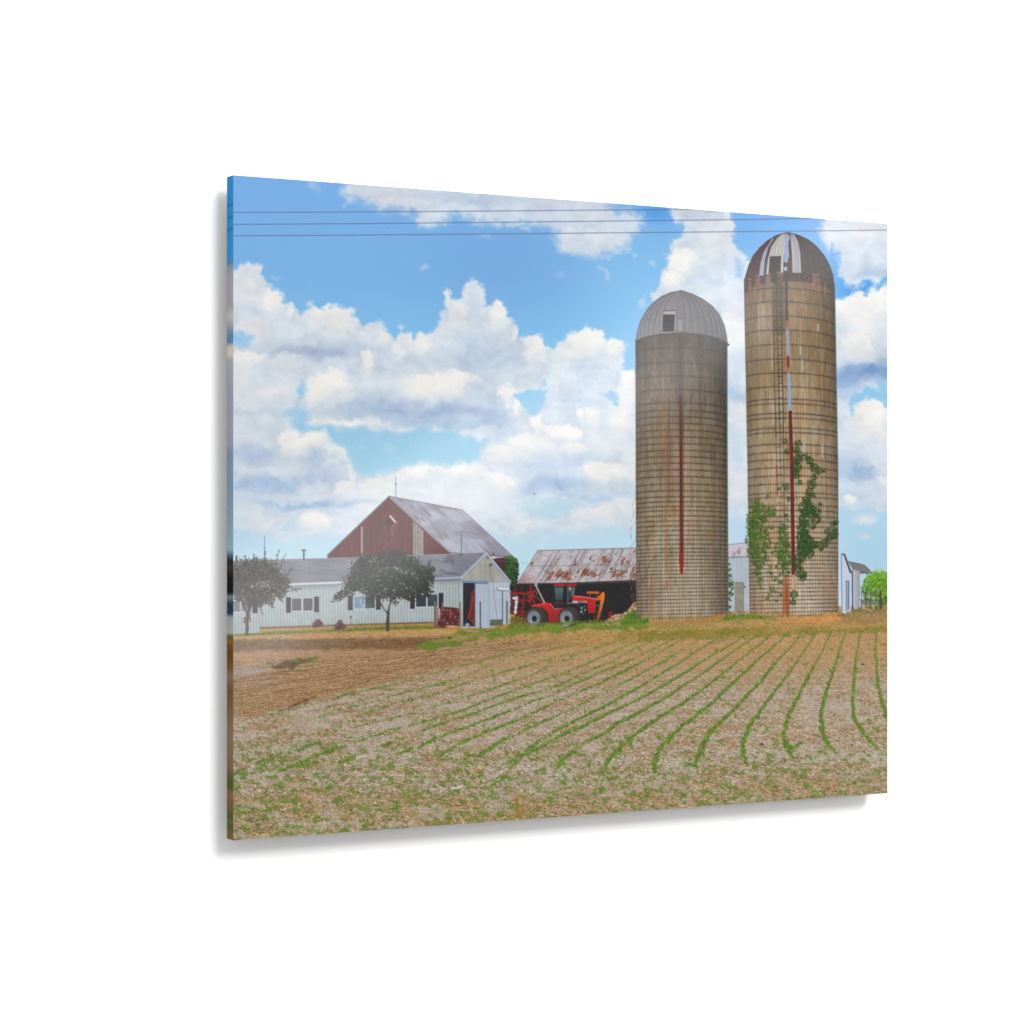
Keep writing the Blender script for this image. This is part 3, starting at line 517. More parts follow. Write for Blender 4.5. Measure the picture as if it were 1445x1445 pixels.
    # crenellated stave tops
    for k in range(20):
        ph = -1.32 + k * .139; x = 1113.3 + 64 * math.sin(ph); cw = 4.4 * math.cos(ph) + .4
        yt = 386 + 13 * (1 - math.cos(ph)) ** 1.0 * 1.6
        if k % 2 or rnd.random() < .3:
            poly([(x - cw, yt - 1), (x + cw, yt - 1), (x + cw, yt + 11), (x - cw, yt + 11)], (58,42,36), None, soft=.7, op=.8)
        else:
            rect(x - cw, yt - 3, x + cw, yt - 1.4, (178,150,122), None, soft=.6, op=.7)
    for x, yy2, o in [(1066,404,.5),(1071,425,.5),(1147,396,.6),(1156,400,.6),(1164,406,.5),(1058,412,.4)]:
        line([(x, yy2 - 8), (x, yy2 + 12)], 2.4, (168,98,54), None, soft=1, op=o)
    # ladder with its cage
    poly([(1090,390),(1106,388),(1107,470),(1090,470)], (52,38,30), None, soft=4, op=.45)
    ld = part('ladder', s2, 'rusty caged ladder up the taller silo')
    for xa, xb, wd in [(1095.2,1101,1.2),(1101.6,1106.2,1.2)]:
        line([(xa, 388), (xa + (xb - xa) * .3, 500), (xb - 1, 610)], wd + .1, (58,46,42), ld, soft=.5, op=.85, cut=.3); line([(xb - 1, 610), (xb - .4, 660), (xb, 760)], wd, (70,56,50), ld, soft=.5, op=.6, cut=.3)
    line([(1090.6,412),(1091.6,490),(1094,590),(1096.5,700)], 1.1, (58,46,42), ld, soft=.45, op=.7, cut=.3)
    for k in range(37):
        y = 393 + k * 9.9; x = 1095.2 + (y - 388) / 372 * 5.8; fo = 1 if y < 600 else .5
        line([(x, y), (x + 6.2, y - .3)], 1.1, (60,48,44), ld, soft=.5, op=.8 * fo, cut=.3)
        line([(x, y + 2.6), (x + 6.2, y + 2.3)], .7, (150,138,136), None, soft=.5, op=.35)
        if k % 2 == 0: line([(x - 4.4, y + 1.5), (x, y - .8)], .9, (66,52,48), ld, soft=.5, op=.8, cut=.3)
    pp = part('filler_pipe', s2, 'patched grey and red filler pipe on the taller silo')
    line([(1108.8,386),(1110,455)], 4.2, (58,40,36), pp, op=.85)
    line([(1110.3,454),(1112.1,503.5)], 3.9, lambda X, Y: lerp(col((140,96,84)), col((140,150,182)), smooth(458, 472, Y)[..., None]), pp)
    line([(1111.4,504),(1112,519)], [4.2,4], (128,40,32), pp); line([(1111.6,519),(1112.4,530)], [2.6,3.4], (166,104,86), pp); line([(1112.4,528),(1114.4,581)], [3.6,4.6], (146,160,196), pp)
    line([(1114.6,581.5),(1116.8,650),(1118,730),(1119.3,812)], [4.6,4.8,5,4.6], lambda X, Y: col((106,38,40)) * (1.05 + .05 * np.sin(Y / 9))[..., None], pp)
    line([(1119.3,813),(1119.4,831.5)], 4.8, (186,142,104), pp); line([(1118.4,815),(1118.4,830)], 1.2, (214,186,150), None)
    line([(1116.9,600),(1118.4,640),(1121.6,806)], .9, (74,40,38), None, op=.6); line([(1115,704.5),(1121,704.5)], 1, (84,24,28), None); line([(1113,581.4),(1117,581.4)], 1.4, (50,30,30), None)
    rs = part('rust_stain', s2)
    poly([(1105,814),(1112,812),(1113.5,868),(1104,869)], (156,88,52), rs, soft=2.4, op=.65, wob=1.5); line([(1110.2,826),(1110.8,869)], [4,3.4], (166,66,40), rs, soft=1.1, op=.75, wob=.8)
    line([(1104,820),(1104,866)], 2, (164,104,58), None, soft=1, op=.6)
    for x, ya, yb, o in [(1170,596,626,.5),(1157,700,740,.4),(1180,770,850,.5),(1172,806,842,.45),(1093,690,760,.3),(1076,840,866,.4),(1090,846,868,.5),(1140,640,700,.25),(1068,470,520,.4),(1073,520,545,.4),(1164,812,850,.35)]:
        line([(x, ya), (x + .4, yb)], 2.2, (166,106,56), None, soft=1.4, op=o * .8, wob=1, only=s2)
    for x, ya, yb in [(1134.5,626,646),(1160,628,645),(1154,458,466),(1131.5,508,522),(1129,489,500)]: line([(x, ya), (x, yb)], 2.6, (186,178,168), None, op=.7)
    Q = lambda L: [(1020 + x / 4.816, 600 + y / 4.816, r / 4.816) for x, y, r in L]
    iv = part('ivy', s2)
    left = Q([(300,760,16),(310,830,14),(285,860,16),(280,920,14),(320,960,11),(335,1010,9),(240,1010,12),(245,1040,10),(215,580,20),(225,670,30),(205,740,25),(215,830,28),(222,890,18),(235,960,14),(270,740,20),(275,650,18),(210,540,22),(240,520,15),(260,560,30),(300,490,12),(330,580,25),(200,640,35),(240,620,40),(300,620,25),(340,600,15),(180,700,25),(220,720,45),(270,700,25),(320,690,15),(190,780,35),(240,800,45),(300,800,22),(200,860,30),(260,870,28),(210,920,20),(250,940,28),(230,1000,20),(250,1060,18),(255,1100,10),(300,900,15),(340,860,15),(320,1000,13),(345,1040,15),(330,1110,15),(300,1180,12),(320,1150,10),(165,610,8),(165,660,10)])
    mid = Q([(405,790,24),(415,860,26),(395,900,22),(425,950,22),(405,970,16),(450,880,16),(455,940,14),(385,720,14),(430,640,9),(430,560,8),(395,1010,12),(445,990,14),(400,700,25),(430,690,12),(410,760,28),(400,830,35),(430,810,20),(380,880,22),(400,930,25),(440,920,25),(370,960,18),(420,1000,20),(390,1060,15),(370,1190,10),(350,1130,8),(390,1150,10)])
    right = Q([(505,200,10),(505,260,12),(530,215,9),(575,225,10),(607,265,12),(575,530,18),(555,600,20),(550,670,20),(545,730,20),(560,770,22),(575,840,20),(545,820,25),(520,960,14),(605,600,14),(625,615,12),(420,110,13),(430,180,13),(510,120,15),(500,170,18),(510,230,22),(500,290,24),(500,340,18),(560,210,13),(590,240,18),(620,290,20),(650,310,18),(685,310,8),(620,350,15),(600,400,22),(590,450,18),(610,480,13),(570,500,20),(560,560,35),(600,570,20),(640,590,22),(560,640,30),(630,640,22),(550,700,30),(610,690,15),(540,760,28),(560,800,38),(600,820,25),(540,850,30),(580,870,25),(520,900,25),(500,930,20),(530,1010,25),(510,980,18),(540,1040,15),(480,1150,18),(470,1200,15),(640,810,15),(670,830,15),(690,800,20),(720,770,18),(750,740,20),(770,720,12),(710,720,15),(740,670,12),(765,660,12),(430,420,15),(440,500,12),(380,430,8),(520,390,12),(430,610,10),(660,540,10)])
    for B, dark, lite in [(right, [(42,58,32),(50,70,34),(58,82,40)], [(78,112,46),(66,96,40)]), (mid, [(56,78,32),(70,94,38),(48,66,30)], [(96,130,50),(84,116,44)]), (left, [(58,82,36),(72,100,42),(50,70,32)], [(102,132,56),(88,118,48)])]:
        leaves([(x + rnd.gauss(0, .6), y, r * (1.55 if B is right else 1.35)) for x, y, r in B], dark, iv, k=2.2 if B is right else 1.3, size=(.4, .95), light=.1)
        leaves([(x, y - .4, r * 1.1) for x, y, r in B], lite, iv, k=.6, size=(.35, .75), light=.15)
    return s1, s2
# ================================================================== FARM BUILDINGS
def paint_barn():
    b = part('printed_barn', None, 'tall red printed barn with a grey gabled roof')
    # far red lean-to and hedge at the right of the barn
    poly([(690,784),(716,784),(718,812),(700,812)], (82,34,38), part('lean_to', b), tex=6)
    wall = [(549,701),(634.6,779.7),(640,792),(462,792),(461.5,784)]
    def red(X, Y):
        s = (fbm(X / 1.1, Y / 40, 3, 700) * 9)[..., None] * col((1, .7, .7))
        g = lerp(col((102,52,50)), col((104,44,44)), smooth(560, 630, X)[..., None])
        k = np.abs(((X - 461) / 3.1) % 1 - .5)
        return g + s - (smooth(.38, .5, k) * 12)[..., None]
    poly(wall, red, b)
    st = part('white_board', b); rect(508.8, 743, 511.8, 790, (152,142,141), st, tex=8)
    for k, x in enumerate([582.6, 586.4, 590.2, 593.8]):
        st = part('white_board', b)
        rect(x, 734 + k * 4.4, x + 3.1, 790, (150,145,143), st, tex=16, ts=1.5)
    for _ in range(40):
        x = rnd.uniform(540, 566); y = rnd.uniform(722, 770); line([(x, y), (x, y + rnd.uniform(2, 9))], .6, rnd.choice([(150,110,108), (94,40,42)]), None, soft=.5, op=.5)
    for x, y0, y1 in [(551,744,752),(554,746,751),(557.5,736,745),(560.5,734,742),(553,752,757)]: line([(x, y0), (x, y1)], 1, (172,140,138), None, op=.5)
    lo = part('loft_hatch', b); poly([(543,737),(549,732),(556,737),(551,743.5),(545,741)], (62,52,50), lo, soft=.8, op=.9)
    line([(550.2,728.2),(557.4,736.8)], 2.2, (214,206,202), lo); line([(557.4,737),(552.5,743.5)], 1, (168,140,138), None, op=.7)
    roof = [(548.5,700),(652.3,719.6),(724,785.5),(700,788),(640,786),(634.6,780)]
    def rc(X, Y):
        q = X - (Y - 700) * 1.08
        n = fbm(q / 2.0, (X + Y) / 60, 3, 720); m = fbm(q / 9 + .4, (X + Y) / 32, 3, 730)
        c = lerp(col((152,152,165)), col((174,178,191)), smooth(-.5, .6, fbm(X / 26, Y / 14, 2, 735))[..., None]) + (n * 7)[..., None]
        c = lerp(c, col((116,104,112)), (smooth(-.05, .7, m) * smooth(-.2, .6, n) * .75)[..., None])
        c = c - (smooth(.36, .5, np.abs((q / 3.7) % 1 - .5)) * 5)[..., None]
        return c * (1 - .05 * smooth(640, 720, X))[..., None]
    rf = part('roof', b); poly(roof, rc, rf)
    line([(548.5,700),(652.3,719.6)], 1.1, (120,112,118), rf); line([(652.3,719.6),(724,785.5)], 1, (128,120,126), rf)
    line([(548.8,700.4),(461.4,783.8),(463,785.6)], 2, (108,100,102), rf); line([(549.5,702),(634.8,780)], 1.8, (142,134,140), rf); line([(548,703.4),(632,780.4)], 1, (86,46,48), None, op=.6)
    line([(634,779.6),(650,781),(700,784),(724,786)], 1.2, (84,74,76), None, op=.7)
    lr = part('lightning_rod', b); line([(557.9,673),(558.1,701)], .8, (108,108,120), lr, cut=.25); ell(558.2,683.6,1.2,1.2,(96,90,100), lr)
    lr = part('lightning_rod', b); line([(650.9,750),(650.5,781)], .9, (84,76,82), lr, cut=.25); ell(650.8,762.8,1,1.2,(74,66,72), lr); line([(640,752),(651,750),(676,753)], .6, (112,96,100), None, op=.6)
    hg = part('printed_hedge', None, 'ivy-like green printed bush at the right end of the barn')
    poly([(711,800),(712.7,787),(720,784.6),(728,787),(731.4,796),(731.6,812),(729,826),(723,834),(716,832),(708,812)], (46,72,34), hg, wob=1.4, ws=3, soft=.7)
    leaves([(718,792,7),(725,795,6),(727,808,5),(720,806,8),(722,820,6),(716,812,6),(724,829,4)], [(46,74,32),(56,88,36),(38,58,30),(70,104,42)], hg, k=1.8, size=(.5,1.1), light=.35, flat=1.3)
    leaves([(720,788,6),(727,790,4)], [(86,122,48),(74,110,42)], hg, k=1., size=(.5,1.1), flat=.5)
    line([(700,791),(731,794),(760,797)], .6, (120,140,150), None, op=.5)

def battens(x0, pitch, base, dark, lite):
    def f(X, Y):
        q = ((X - x0) / pitch) % 1
        c = col(base) - (smooth(.26, .0, np.abs(q - .5)) * 1.)[..., None] * (col(base) - col(dark))
        c = lerp(c, col(lite), (smooth(.2, .0, np.abs(q - .82)) * .6)[..., None])
        return c + (fbm(X / 9, Y / 7, 2, 760) * 4)[..., None]
    return f
def window(lab_house, x0, x1, y0, y1, panes, dy, pane_cols, shL, shR, frame=(192,202,206), shc=(62,54,58)):
    wn = part('window', lab_house)
    s = dy
    def quad(a, b, c, d): return [(a, c + s * (a - x0)), (b, c + s * (b - x0)), (b, d + s * (b - x0)), (a, d + s * (a - x0))]
    poly(quad(x0, x1, y0, y1), frame, wn)
    for (a, b), c in zip(panes, pane_cols):
        pn = part('pane', lab_house) if False else wn
        poly(quad(a, b, y0 + 1.2, y1 - 1.3), c, pn, tex=5)
        poly(quad(a, b, y0 + 1.2, y0 + 2.2), [v * .7 for v in c], None, op=.6)
    for sh in (shL, shR):
        if sh:
            s_ = part('shutter', lab_house); poly(quad(sh[0], sh[1], y0 - 1, y1 + 1.2), shc, s_, tex=3)
            for k in range(9):
                yy = y0 + .6 + k * (y1 - y0) / 9; line([(sh[0] + 1, yy + s * (sh[0] - x0)), (sh[1] - 1, yy + s * (sh[1] - x0))], .6, [v * .78 for v in shc], None, soft=.5, op=.5)
def paint_house():
    b = part('printed_farmhouse', None, 'long low white printed building with a grey roof and shuttered windows')
    wall = [(316,826),(401,823),(481,820),(614,816),(651,815),(651,886),(640,881),(611,877.2),(542,879),(365.5,884.5),(365.5,892.5),(329,895),(316,895.6)]
    bt = battens(330, 4.25, (181,192,194), (146,160,165), (193,203,204))
    poly(wall, lambda X, Y: bt(X, Y) * (1 - .05 * smooth(600, 650, X) + .0 * Y)[..., None], b)
    poly([(365.5,884.5),(542,879),(542,881.4),(365.5,888)], (122,106,90), None, tex=8); poly([(542,879),(611,877),(611,879.4),(542,881.6)], (112,98,84), None, tex=8)
    poly(wall, lambda X, Y: lerp(col((150,152,146)), col((120,112,100)), smooth(866, 884, Y)[..., None]) + (fbm(X / 1.4, Y / 9, 3, 758) * 14)[..., None], None, soft=.6, op=.16)
    for _ in range(60):
        x = rnd.uniform(330, 650); y = rnd.uniform(832, 876); line([(x, y), (x + rnd.uniform(-.5, .5), y + rnd.uniform(3, 12))], rnd.uniform(.6, 1.8), rnd.choice([(150,156,154),(168,170,164),(206,212,212)]), None, soft=1, op=.35, only=b)
    poly([(401,826),(481,822.5),(614,818),(651,817),(651,824),(614,824),(481,829),(401,833)], (116,126,134), None, soft=2, op=.4)
    line([(365.5,868),(365.5,892)], .9, (150,162,166), None, op=.7)
    poly([(316,825),(401,822),(481,819.6),(651,815),(651,819),(481,824),(401,827.4),(316,830)], (120,128,136), None, soft=1.2, op=.55)
    # roof
    roof = [(316,791.8),(329.4,791.3),(399.7,789.3),(464.5,787.6),(509,786.2),(590,783.2),(686,779.6),(650.4,815),(614,817),(481,821.4),(401,824.6),(316,828)]
    def rc(X, Y):
        c = lerp(col((126,126,138)), col((140,140,152)), smooth(-.5, .7, fbm(X / 24, Y / 7, 3, 770))[..., None])
        c = c + (fbm(X / 1.6, Y / 1.1, 2, 780) * 4)[..., None]
        k = smooth(.1, .8, fbm((X + Y * .7) / 14, (Y - X * .25) / 6, 3, 790)) * smooth(590, 640, X)
        return lerp(c, col((98,98,112)), (k * .7)[..., None])
    rf = part('roof', b); poly(roof, rc, rf)
    line([(316,791.8),(464,787.6),(686,779.6)], .9, (150,152,162), rf, op=.6)
    fs = part('fascia', b); line([(316,829),(401.4,825),(481,821.8)], 3, (206,210,209), fs); fs = part('fascia', b); line([(481,821.6),(560,818.6),(614,816.6),(650,814.8)], 2.6, (160,172,194), fs); line([(481,824),(614,819.4),(650,818)], 1.2, (70,78,96), None, op=.8)
    line([(316,831),(401.4,827),(481,824)], 1, (128,136,140), None, op=.6)
    # gable end
    ge = part('gable_end', b, 'gable end with a pale sliding door')
    poly([(650,816),(686,781.5),(718.8,820.5),(718.8,823),(650,823)], battens(650, 3.2, (170,170,160), (150,150,142), (178,178,168)), ge)
    for x, a in [(684,.5),(690,.35),(678,.3),(695,.3),(664,.2)]: line([(x, 798), (x + .5, 822)], 3, (120,120,116), None, soft=2, op=a)
    poly([(650,822),(718.8,822),(718.6,879.5),(711,881),(690,886),(670,886),(652,886)], battens(652, 4.6, (176,187,200), (164,176,190), (184,194,206)), ge)
    poly([(691,874.5),(709,874),(709,882.5),(691,883.5)], (98,104,92), None, soft=.8, tex=10); line([(691,875),(709,874.6)], 1, (80,84,80), None, op=.7)
    line([(686,780.6),(650.2,815.6)], 2.8, (168,180,200), ge); line([(686,780.2),(719.4,821)], 2.8, (160,174,198), ge); line([(719.2,819.5),(719,824)], 2, (150,164,188), ge)
    line([(686,783.6),(652,817)], .9, (110,116,122), None, op=.6); line([(686,783.6),(717,821)], .9, (110,116,122), None, op=.6)
    dr = part('doorway', b); rect(652.9, 822, 670.4, 884, (30,31,36), dr)
    poly([(664,836),(668,832),(670.3,830),(670.3,880),(664,878),(659,872),(663,856)], (126,44,34), None, soft=1.2, op=.85, tex=14); line([(660,872),(664,860),(667,842)], 1.8, (186,70,40), None, op=.7)
    line([(669.4,826),(669.6,882)], 1, (70,40,36), None); ell(659, 882, 3.2, 3, (150,160,178), None, -.5, .8); ell(663, 884, 3, 1.2, (140,130,122), None, 0, .8); line([(666,875),(668,884)], 1.6, (140,104,70), None, op=.7)
    sd = part('sliding_door', b); poly([(670.3,822.8),(689.6,823.4),(689.8,884.6),(670.2,886)], battens(670.5, 4.8, (174,185,198), (165,176,190), (182,192,204)), sd); line([(670.3,823),(670.3,886)], .9, (140,152,170), None); line([(689.7,824),(689.8,884)], .9, (140,152,168), None, op=.8)
    tr = part('door_track', b); line([(652.6,820.4),(687.6,821.6)], 3.2, (116,138,176), tr); line([(653,822.6),(687.8,823.8)], .9, (66,78,104), None, op=.8)
    line([(689,794),(690,800),(696,826),(698,850),(701,872)], .7, (104,108,116), None, op=.7); ell(687.5,787,2.2,2.6,(120,124,120), None); ell(692,797,2.4,2,(86,92,96), None)
    line([(684,790),(687,800),(694,798)], .6, (90,92,94), None, op=.7)
    aw = part('awning', b); poly([(701,829.4),(718.4,830),(718.4,833.6),(702.5,832.8)], (206,212,220), aw); line([(701,830),(702.6,833.2),(718.4,834)], 1, (70,76,86), None)
    line([(708.6,834),(708.6,877)], 1.2, (66,72,84), None, op=.85); line([(696,846),(708,846)], .5, (150,160,176), None, op=.5)
    pl = part('yard_light', b); poly([(693.5,787),(695.6,778.5),(696.6,778.5),(698.6,786.6)], (84,92,96), pl); ell(696,786.6,3.2,2.2,(196,192,180), pl)
    # windows, left to right
    window(b, 322, 355.4, 847, 864.6, [(322,338.5),(340,354.6)], -.012, [(120,122,128),(130,136,146)], None, (355.8,363.2))
    window(b, 410.8, 442.2, 843.6, 863.4, [(411.6,425),(427.4,441)], -.02, [(94,94,100),(90,88,88)], (403.2,410.4), (442.8,449.8))
    window(b, 498, 529.6, 841, 860, [(499.4,513.6),(514.9,528.6)], -.02, [(120,142,168),(58,76,78)], (490.6,497.6), (530,537))
    poly([(500,842.4),(513,842),(513,857.6),(500,858)], lambda X, Y: lerp(col((124,146,172)), col((176,188,200)), smooth(.05, .5, fbm(X / 3, Y / 3, 3, 765))[..., None]), None, soft=.7, op=.85)
    ell(503,853.5,.8,1.2,(70,84,104),None,0,.6,.8); ell(510.5,851,.7,1.3,(80,96,118),None,0,.6,.8); poly([(515.4,853),(524,853),(524,858.4),(515.4,858.4)], (90,104,90), None, soft=1, op=.7)
    window(b, 585.4, 618, 838.6, 857.6, [(586.6,601),(602.8,617)], -.03, [(52,64,72),(64,76,86)], (578.4,585), (618.4,625.2), shc=(48,48,58))
    ell(494.5,871,1.7,2.4,(104,108,106)); line([(494.5,873),(494.5,881)], 1, (110,112,108), None); line([(509,864),(509,872)], .6, (150,164,168), None)
    # roof furniture
    st = part('stovepipe', b); line([(428.3,777),(428.3,789)], 2.6, (104,98,100), st); line([(426.2,776.4),(430.4,776.4)], 2.2, (86,80,84), st)
    an = part('lightning_rod', b); line([(372.6,756),(372.9,786)], .8, (116,124,140), an, cut=.25); ell(372.8,773,1,1.4,(92,96,110), an)
    line([(333.2,786),(333.2,792)], 3, (126,100,100), part('chimney', b))
def paint_yard():
    # shrubs against the house
    leafpal = [(92,48,50),(80,44,46),(112,66,64),(70,40,42)]
    for cx, cy, rx, what in [(447.5,880,8,'below the right shutter of the grey window'),(478.5,882.5,8,'between the grey and the blue-paned window')]:
        sb = part('printed_shrub', None, 'dark red printed shrub ' + what)
        leaves([(cx,cy,rx*.7),(cx-3,cy+2,rx*.55),(cx+4,cy+1,rx*.55),(cx+1,cy-4,rx*.45)], leafpal, sb, k=1.5, light=.2, flat=.9)
    # gate and posts
    gt = part('printed_gate', None, 'curved red printed gate beside the open doorway')
    poly([(617,858),(626,856),(648,859),(648.6,882.6),(617,883)], (58,28,32), gt, op=.85)
    for x in np.arange(618, 648, 3.9):
        for y in np.arange(860, 881, 4.6):
            ell(x + 1.2, y + 1.2, 1.2, 1.5, rnd.choice([(150,150,158),(120,70,74),(172,176,184),(96,44,48)]), None, 0, .6, .75)
    for y in (858.2, 863.5, 868.5, 873.5, 878.5, 882): line([(617,y+.6),(626,y-1.2),(640,y-.6),(648.6,y+1.2)], 1.1, (112,36,38), gt, soft=.5, op=.9)
    for x in (617.5, 623, 628, 633.5, 639, 643.5, 648.3): line([(x,858),(x+.2,883)], 1, (128,34,34), gt, soft=.5, op=.85)
    for x in (620.4, 635.5): line([(x,862),(x,869)], 1.6, (226,70,50), None, soft=.5, op=.8)
    for x, w2 in [(618.5,2.4),(619.6,1.8)]: line([(x,859),(x+.3,872)], w2, (196,198,208), None, soft=.7, op=.55)
    for x, y0, y1, wd in [(613.6,850,886,3.4),(624,851,862,2),(648.6,850,882,1.9)]:
        line([(x,y0),(x,y1)], wd, (122,106,86), part('post', gt), soft=.4)
    line([(615,850),(615.2,886)], 1, (88,74,58), None, op=.6)
    ell(637,884,7,1.4,(198,180,156),None,.1,.8,.8); ell(624,884.5,5,1.8,(70,44,40),None,0,1,.8)
    for x0, y0, y1, c, what in [(677.3,849.4,886,(98,98,90),'before the sliding door'),(714.8,848.6,879,(92,92,88),'below the small awning')]:
        ps = part('printed_post', None, 'weathered grey printed post ' + what); line([(x0,y0),(x0,y1)], 1.9, c, ps); line([(x0+.8,y0+1),(x0+.8,y1)], .7, (64,62,58), None, op=.7)
def paint_shed():
    b = part('printed_open_shed', None, 'open-fronted printed shed with a rust-streaked metal roof')
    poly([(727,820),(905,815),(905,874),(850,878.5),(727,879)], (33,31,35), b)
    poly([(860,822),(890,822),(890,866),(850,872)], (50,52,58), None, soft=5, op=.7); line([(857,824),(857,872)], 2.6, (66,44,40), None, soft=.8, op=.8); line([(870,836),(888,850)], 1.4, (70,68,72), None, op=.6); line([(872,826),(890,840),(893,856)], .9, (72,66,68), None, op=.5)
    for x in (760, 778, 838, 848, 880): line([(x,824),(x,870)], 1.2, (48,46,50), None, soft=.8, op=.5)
    roof = [(758.4,776.8),(905,773),(905,818),(805,822.2),(728.6,823.6)]
    def rc(X, Y):
        h = (Y - 775) / 48
        q = X + h * 30 * np.interp(X, [730, 900], [1, .72])
        k = (q / 3.35) % 1
        st = np.floor(q / 3.35)
        tone = vnoise(st * 3.7, h * 1.2, 802); gap = .55 + .4 * fbm(X / 5, Y / 4, 2, 804)
        c = lerp(col((196,194,198)), col((158,150,152)), smooth(-.2, .9, tone)[..., None]) + (fbm(X / 3, Y / 2.4, 3, 806) * 9)[..., None]
        c = lerp(c, col((104,96,102)), (smooth(.3, .5, np.abs(k - .5)) * np.clip(gap, 0, 1))[..., None])
        al = q / 2.6; r = vnoise(st * 7.3, h * 4.6, 800) * .42 + fbm(al * 1.7, h * 15, 3, 810) * .46 + fbm(X / 12, Y / 8, 2, 820) * .4
        bias = .46 * np.exp(-((h - .72) / .17) ** 2) * smooth(740, 800, X) + .36 * np.exp(-(((X - 857) / 16) ** 2 + ((Y - 792) / 8) ** 2)) + .42 * np.exp(-(((X - 885) / 8) ** 2 + ((Y - 792) / 7) ** 2)) + .4 * np.exp(-(((X - 776) / 4) ** 2 + ((Y - 785) / 4) ** 2)) + .4 * np.exp(-(((X - 750) / 6) ** 2 + ((Y - 795) / 4) ** 2)) + .3 * np.exp(-(((X - 808) / 4) ** 2 + ((Y - 796) / 8) ** 2))
        rust = smooth(.34, .74, r + bias * 1.7 - .12)
        c = lerp(c, lerp(col((152,98,72)), col((114,70,54)), smooth(-.4, .5, vnoise(X / 2, Y / 2, 830))[..., None]), (rust * .88)[..., None])
        c = lerp(c, col((168,118,124)), (smooth(764, 730, X - (Y - 812) * .2) * smooth(.55, .95, h) * .7)[..., None])
        return c + (fbm(X / 1.5, Y / 3, 2, 840) * 8)[..., None]
    rf = part('roof', b); poly(roof, rc, rf)
    line([(758.4,776.8),(905,773)], 1, (112,108,112), rf); line([(758.4,776.8),(728.6,823.6)], .9, (150,130,134), rf); line([(728.6,823.8),(805,822.6),(905,818.4)], 1.4, (92,76,76), rf, op=.85)
    line([(745,799),(830,797.6),(905,796)], .8, (104,100,106), None, op=.6)
    line([(806,824.6),(896,820.4)], 1, (120,116,112), None, op=.6)
    for pts in ([(888,822),(892,834),(895,850)], [(893,820),(889,836),(893,852)], [(896,818),(894,840),(896,860)]): line(pts, .9, (104,84,72), None, op=.75, wob=.5)
def paint_tractor():
    K = 6.568
    Z = lambda *p: [(700 + x / K, 720 + y / K) for x, y in p]
    def zx(x): return 700 + x / K
    def zy(y): return 720 + y / K
    im = part('printed_cultivator', None, 'folded red printed implement hitched behind the tractor')
    poly(Z((130,700),(330,690),(350,900),(260,985),(130,960)), (52,34,36), None, soft=1, op=.85)
    poly(Z((126,1000),(160,975),(230,985),(290,1010),(300,1075),(126,1075)), (122,102,52), None, soft=1.6, op=.95, tex=24, wob=2, ws=3)
    R = (178,46,40)
    for p, wd in [(((128,770),(330,772)),2.2),(((128,850),(260,852)),1.8),(((130,938),(265,940)),2.2),(((190,966),(262,968)),2.4),(((258,770),(240,975)),2.6),(((316,690),(316,860)),2.4),(((128,800),(200,880)),1.4),(((205,830),(300,835)),1.4),(((180,715),(182,770)),1.4),(((232,712),(232,770)),1.2),(((330,775),(440,860)),2),(((290,760),(380,745)),1.5),(((330,800),(360,880)),1.6),(((150,900),(235,905)),1.3),(((350,740),(300,850)),1.2)]:
        line(Z(*p), wd, [v * rnd.uniform(.75, 1.1) for v in R], im, soft=.45, op=.95)
    for x, y in [(180,740),(232,735),(300,800),(345,790),(215,910),(150,830),(340,720),(375,770)]: ell(zx(x), zy(y), 1.8, 2.2, rnd.choice([(84,36,38),(150,50,44),(60,48,52),(120,70,70)]), im)
    ch = part('chain', im)
    for k in range(7): ell(zx(190 - k * 2.4), zy(808 + k * 23), 1.9, 2.2, (226,226,230) if k % 2 == 0 else (190,190,198), ch, .4, .5)
    ell(zx(165), zy(815), 2.4, 2, (214,214,220), ch); ell(zx(186), zy(800), 2, 1.4, (204,110,100), ch)
    for k in range(11): ell(zx(362 + k * 8), zy(690 + k * 16), .9, 1.1, (224,224,228), ch, .6, .4)
    ell(zx(366), zy(690), 2.2, 2.2, (206,206,212), ch); ell(zx(366), zy(691), 1.1, 1.1, (60,54,58), None)
    t = part('printed_tractor', None, 'red printed four-wheel tractor parked before the open shed')
    # under parts
    poly(Z((430,900),(935,900),(935,1045),(430,1050)), (30,28,31), t, soft=.6)
    # rear wheels behind
    body = (192,38,42)
    poly(Z((318,884),(400,866),(462,853),(500,862),(528,905),(545,930),(548,1040),(485,1042),(470,960),(430,900),(330,892)), body, t, tex=10, ts=3, shade=lambda X, Y: 1.1 - .012 * np.clip(Y - 850, 0, 40))
    line(Z((322,886),(420,874),(470,862)), 1.2, (232,110,104), None, op=.6); poly(Z((495,870),(530,915),(530,1040),(520,1040),(515,930)), (150,24,32), None, soft=.6, op=.7)
    poly(Z((528,922),(605,906),(622,890),(640,900),(590,960),(578,1042),(530,1042)), (176,32,38), t, tex=9, ts=3, shade=lambda X, Y: 1.08 - .014 * np.clip(Y - 858, 0, 30))
    line(Z((505,868),(540,915),(600,905)), 1.2, (176,160,164), None, op=.75)
    # cab
    cb = part('cab', t)
    poly(Z((530,705),(742,705),(735,862),(700,870),(655,905),(540,908),(530,850)), (38,40,46), cb)
    poly(Z((542,718),(620,715),(612,832),(545,836)), (74,104,104), cb, shade=lambda X, Y: .8 + .3 * smooth(848, 828, Y))
    poly(Z((655,716),(730,714),(722,790),(690,805),(664,850),(655,850)), (82,96,92), cb); ell(zx(682), zy(728), 1, 1.2, (210,214,214)); poly(Z((664,760),(690,750),(690,800),(668,840)), (50,58,58), None, soft=.8, op=.7)
    poly(Z((700,730),(726,728),(720,780),(702,790)), (112,122,114), None, soft=.8, op=.6)
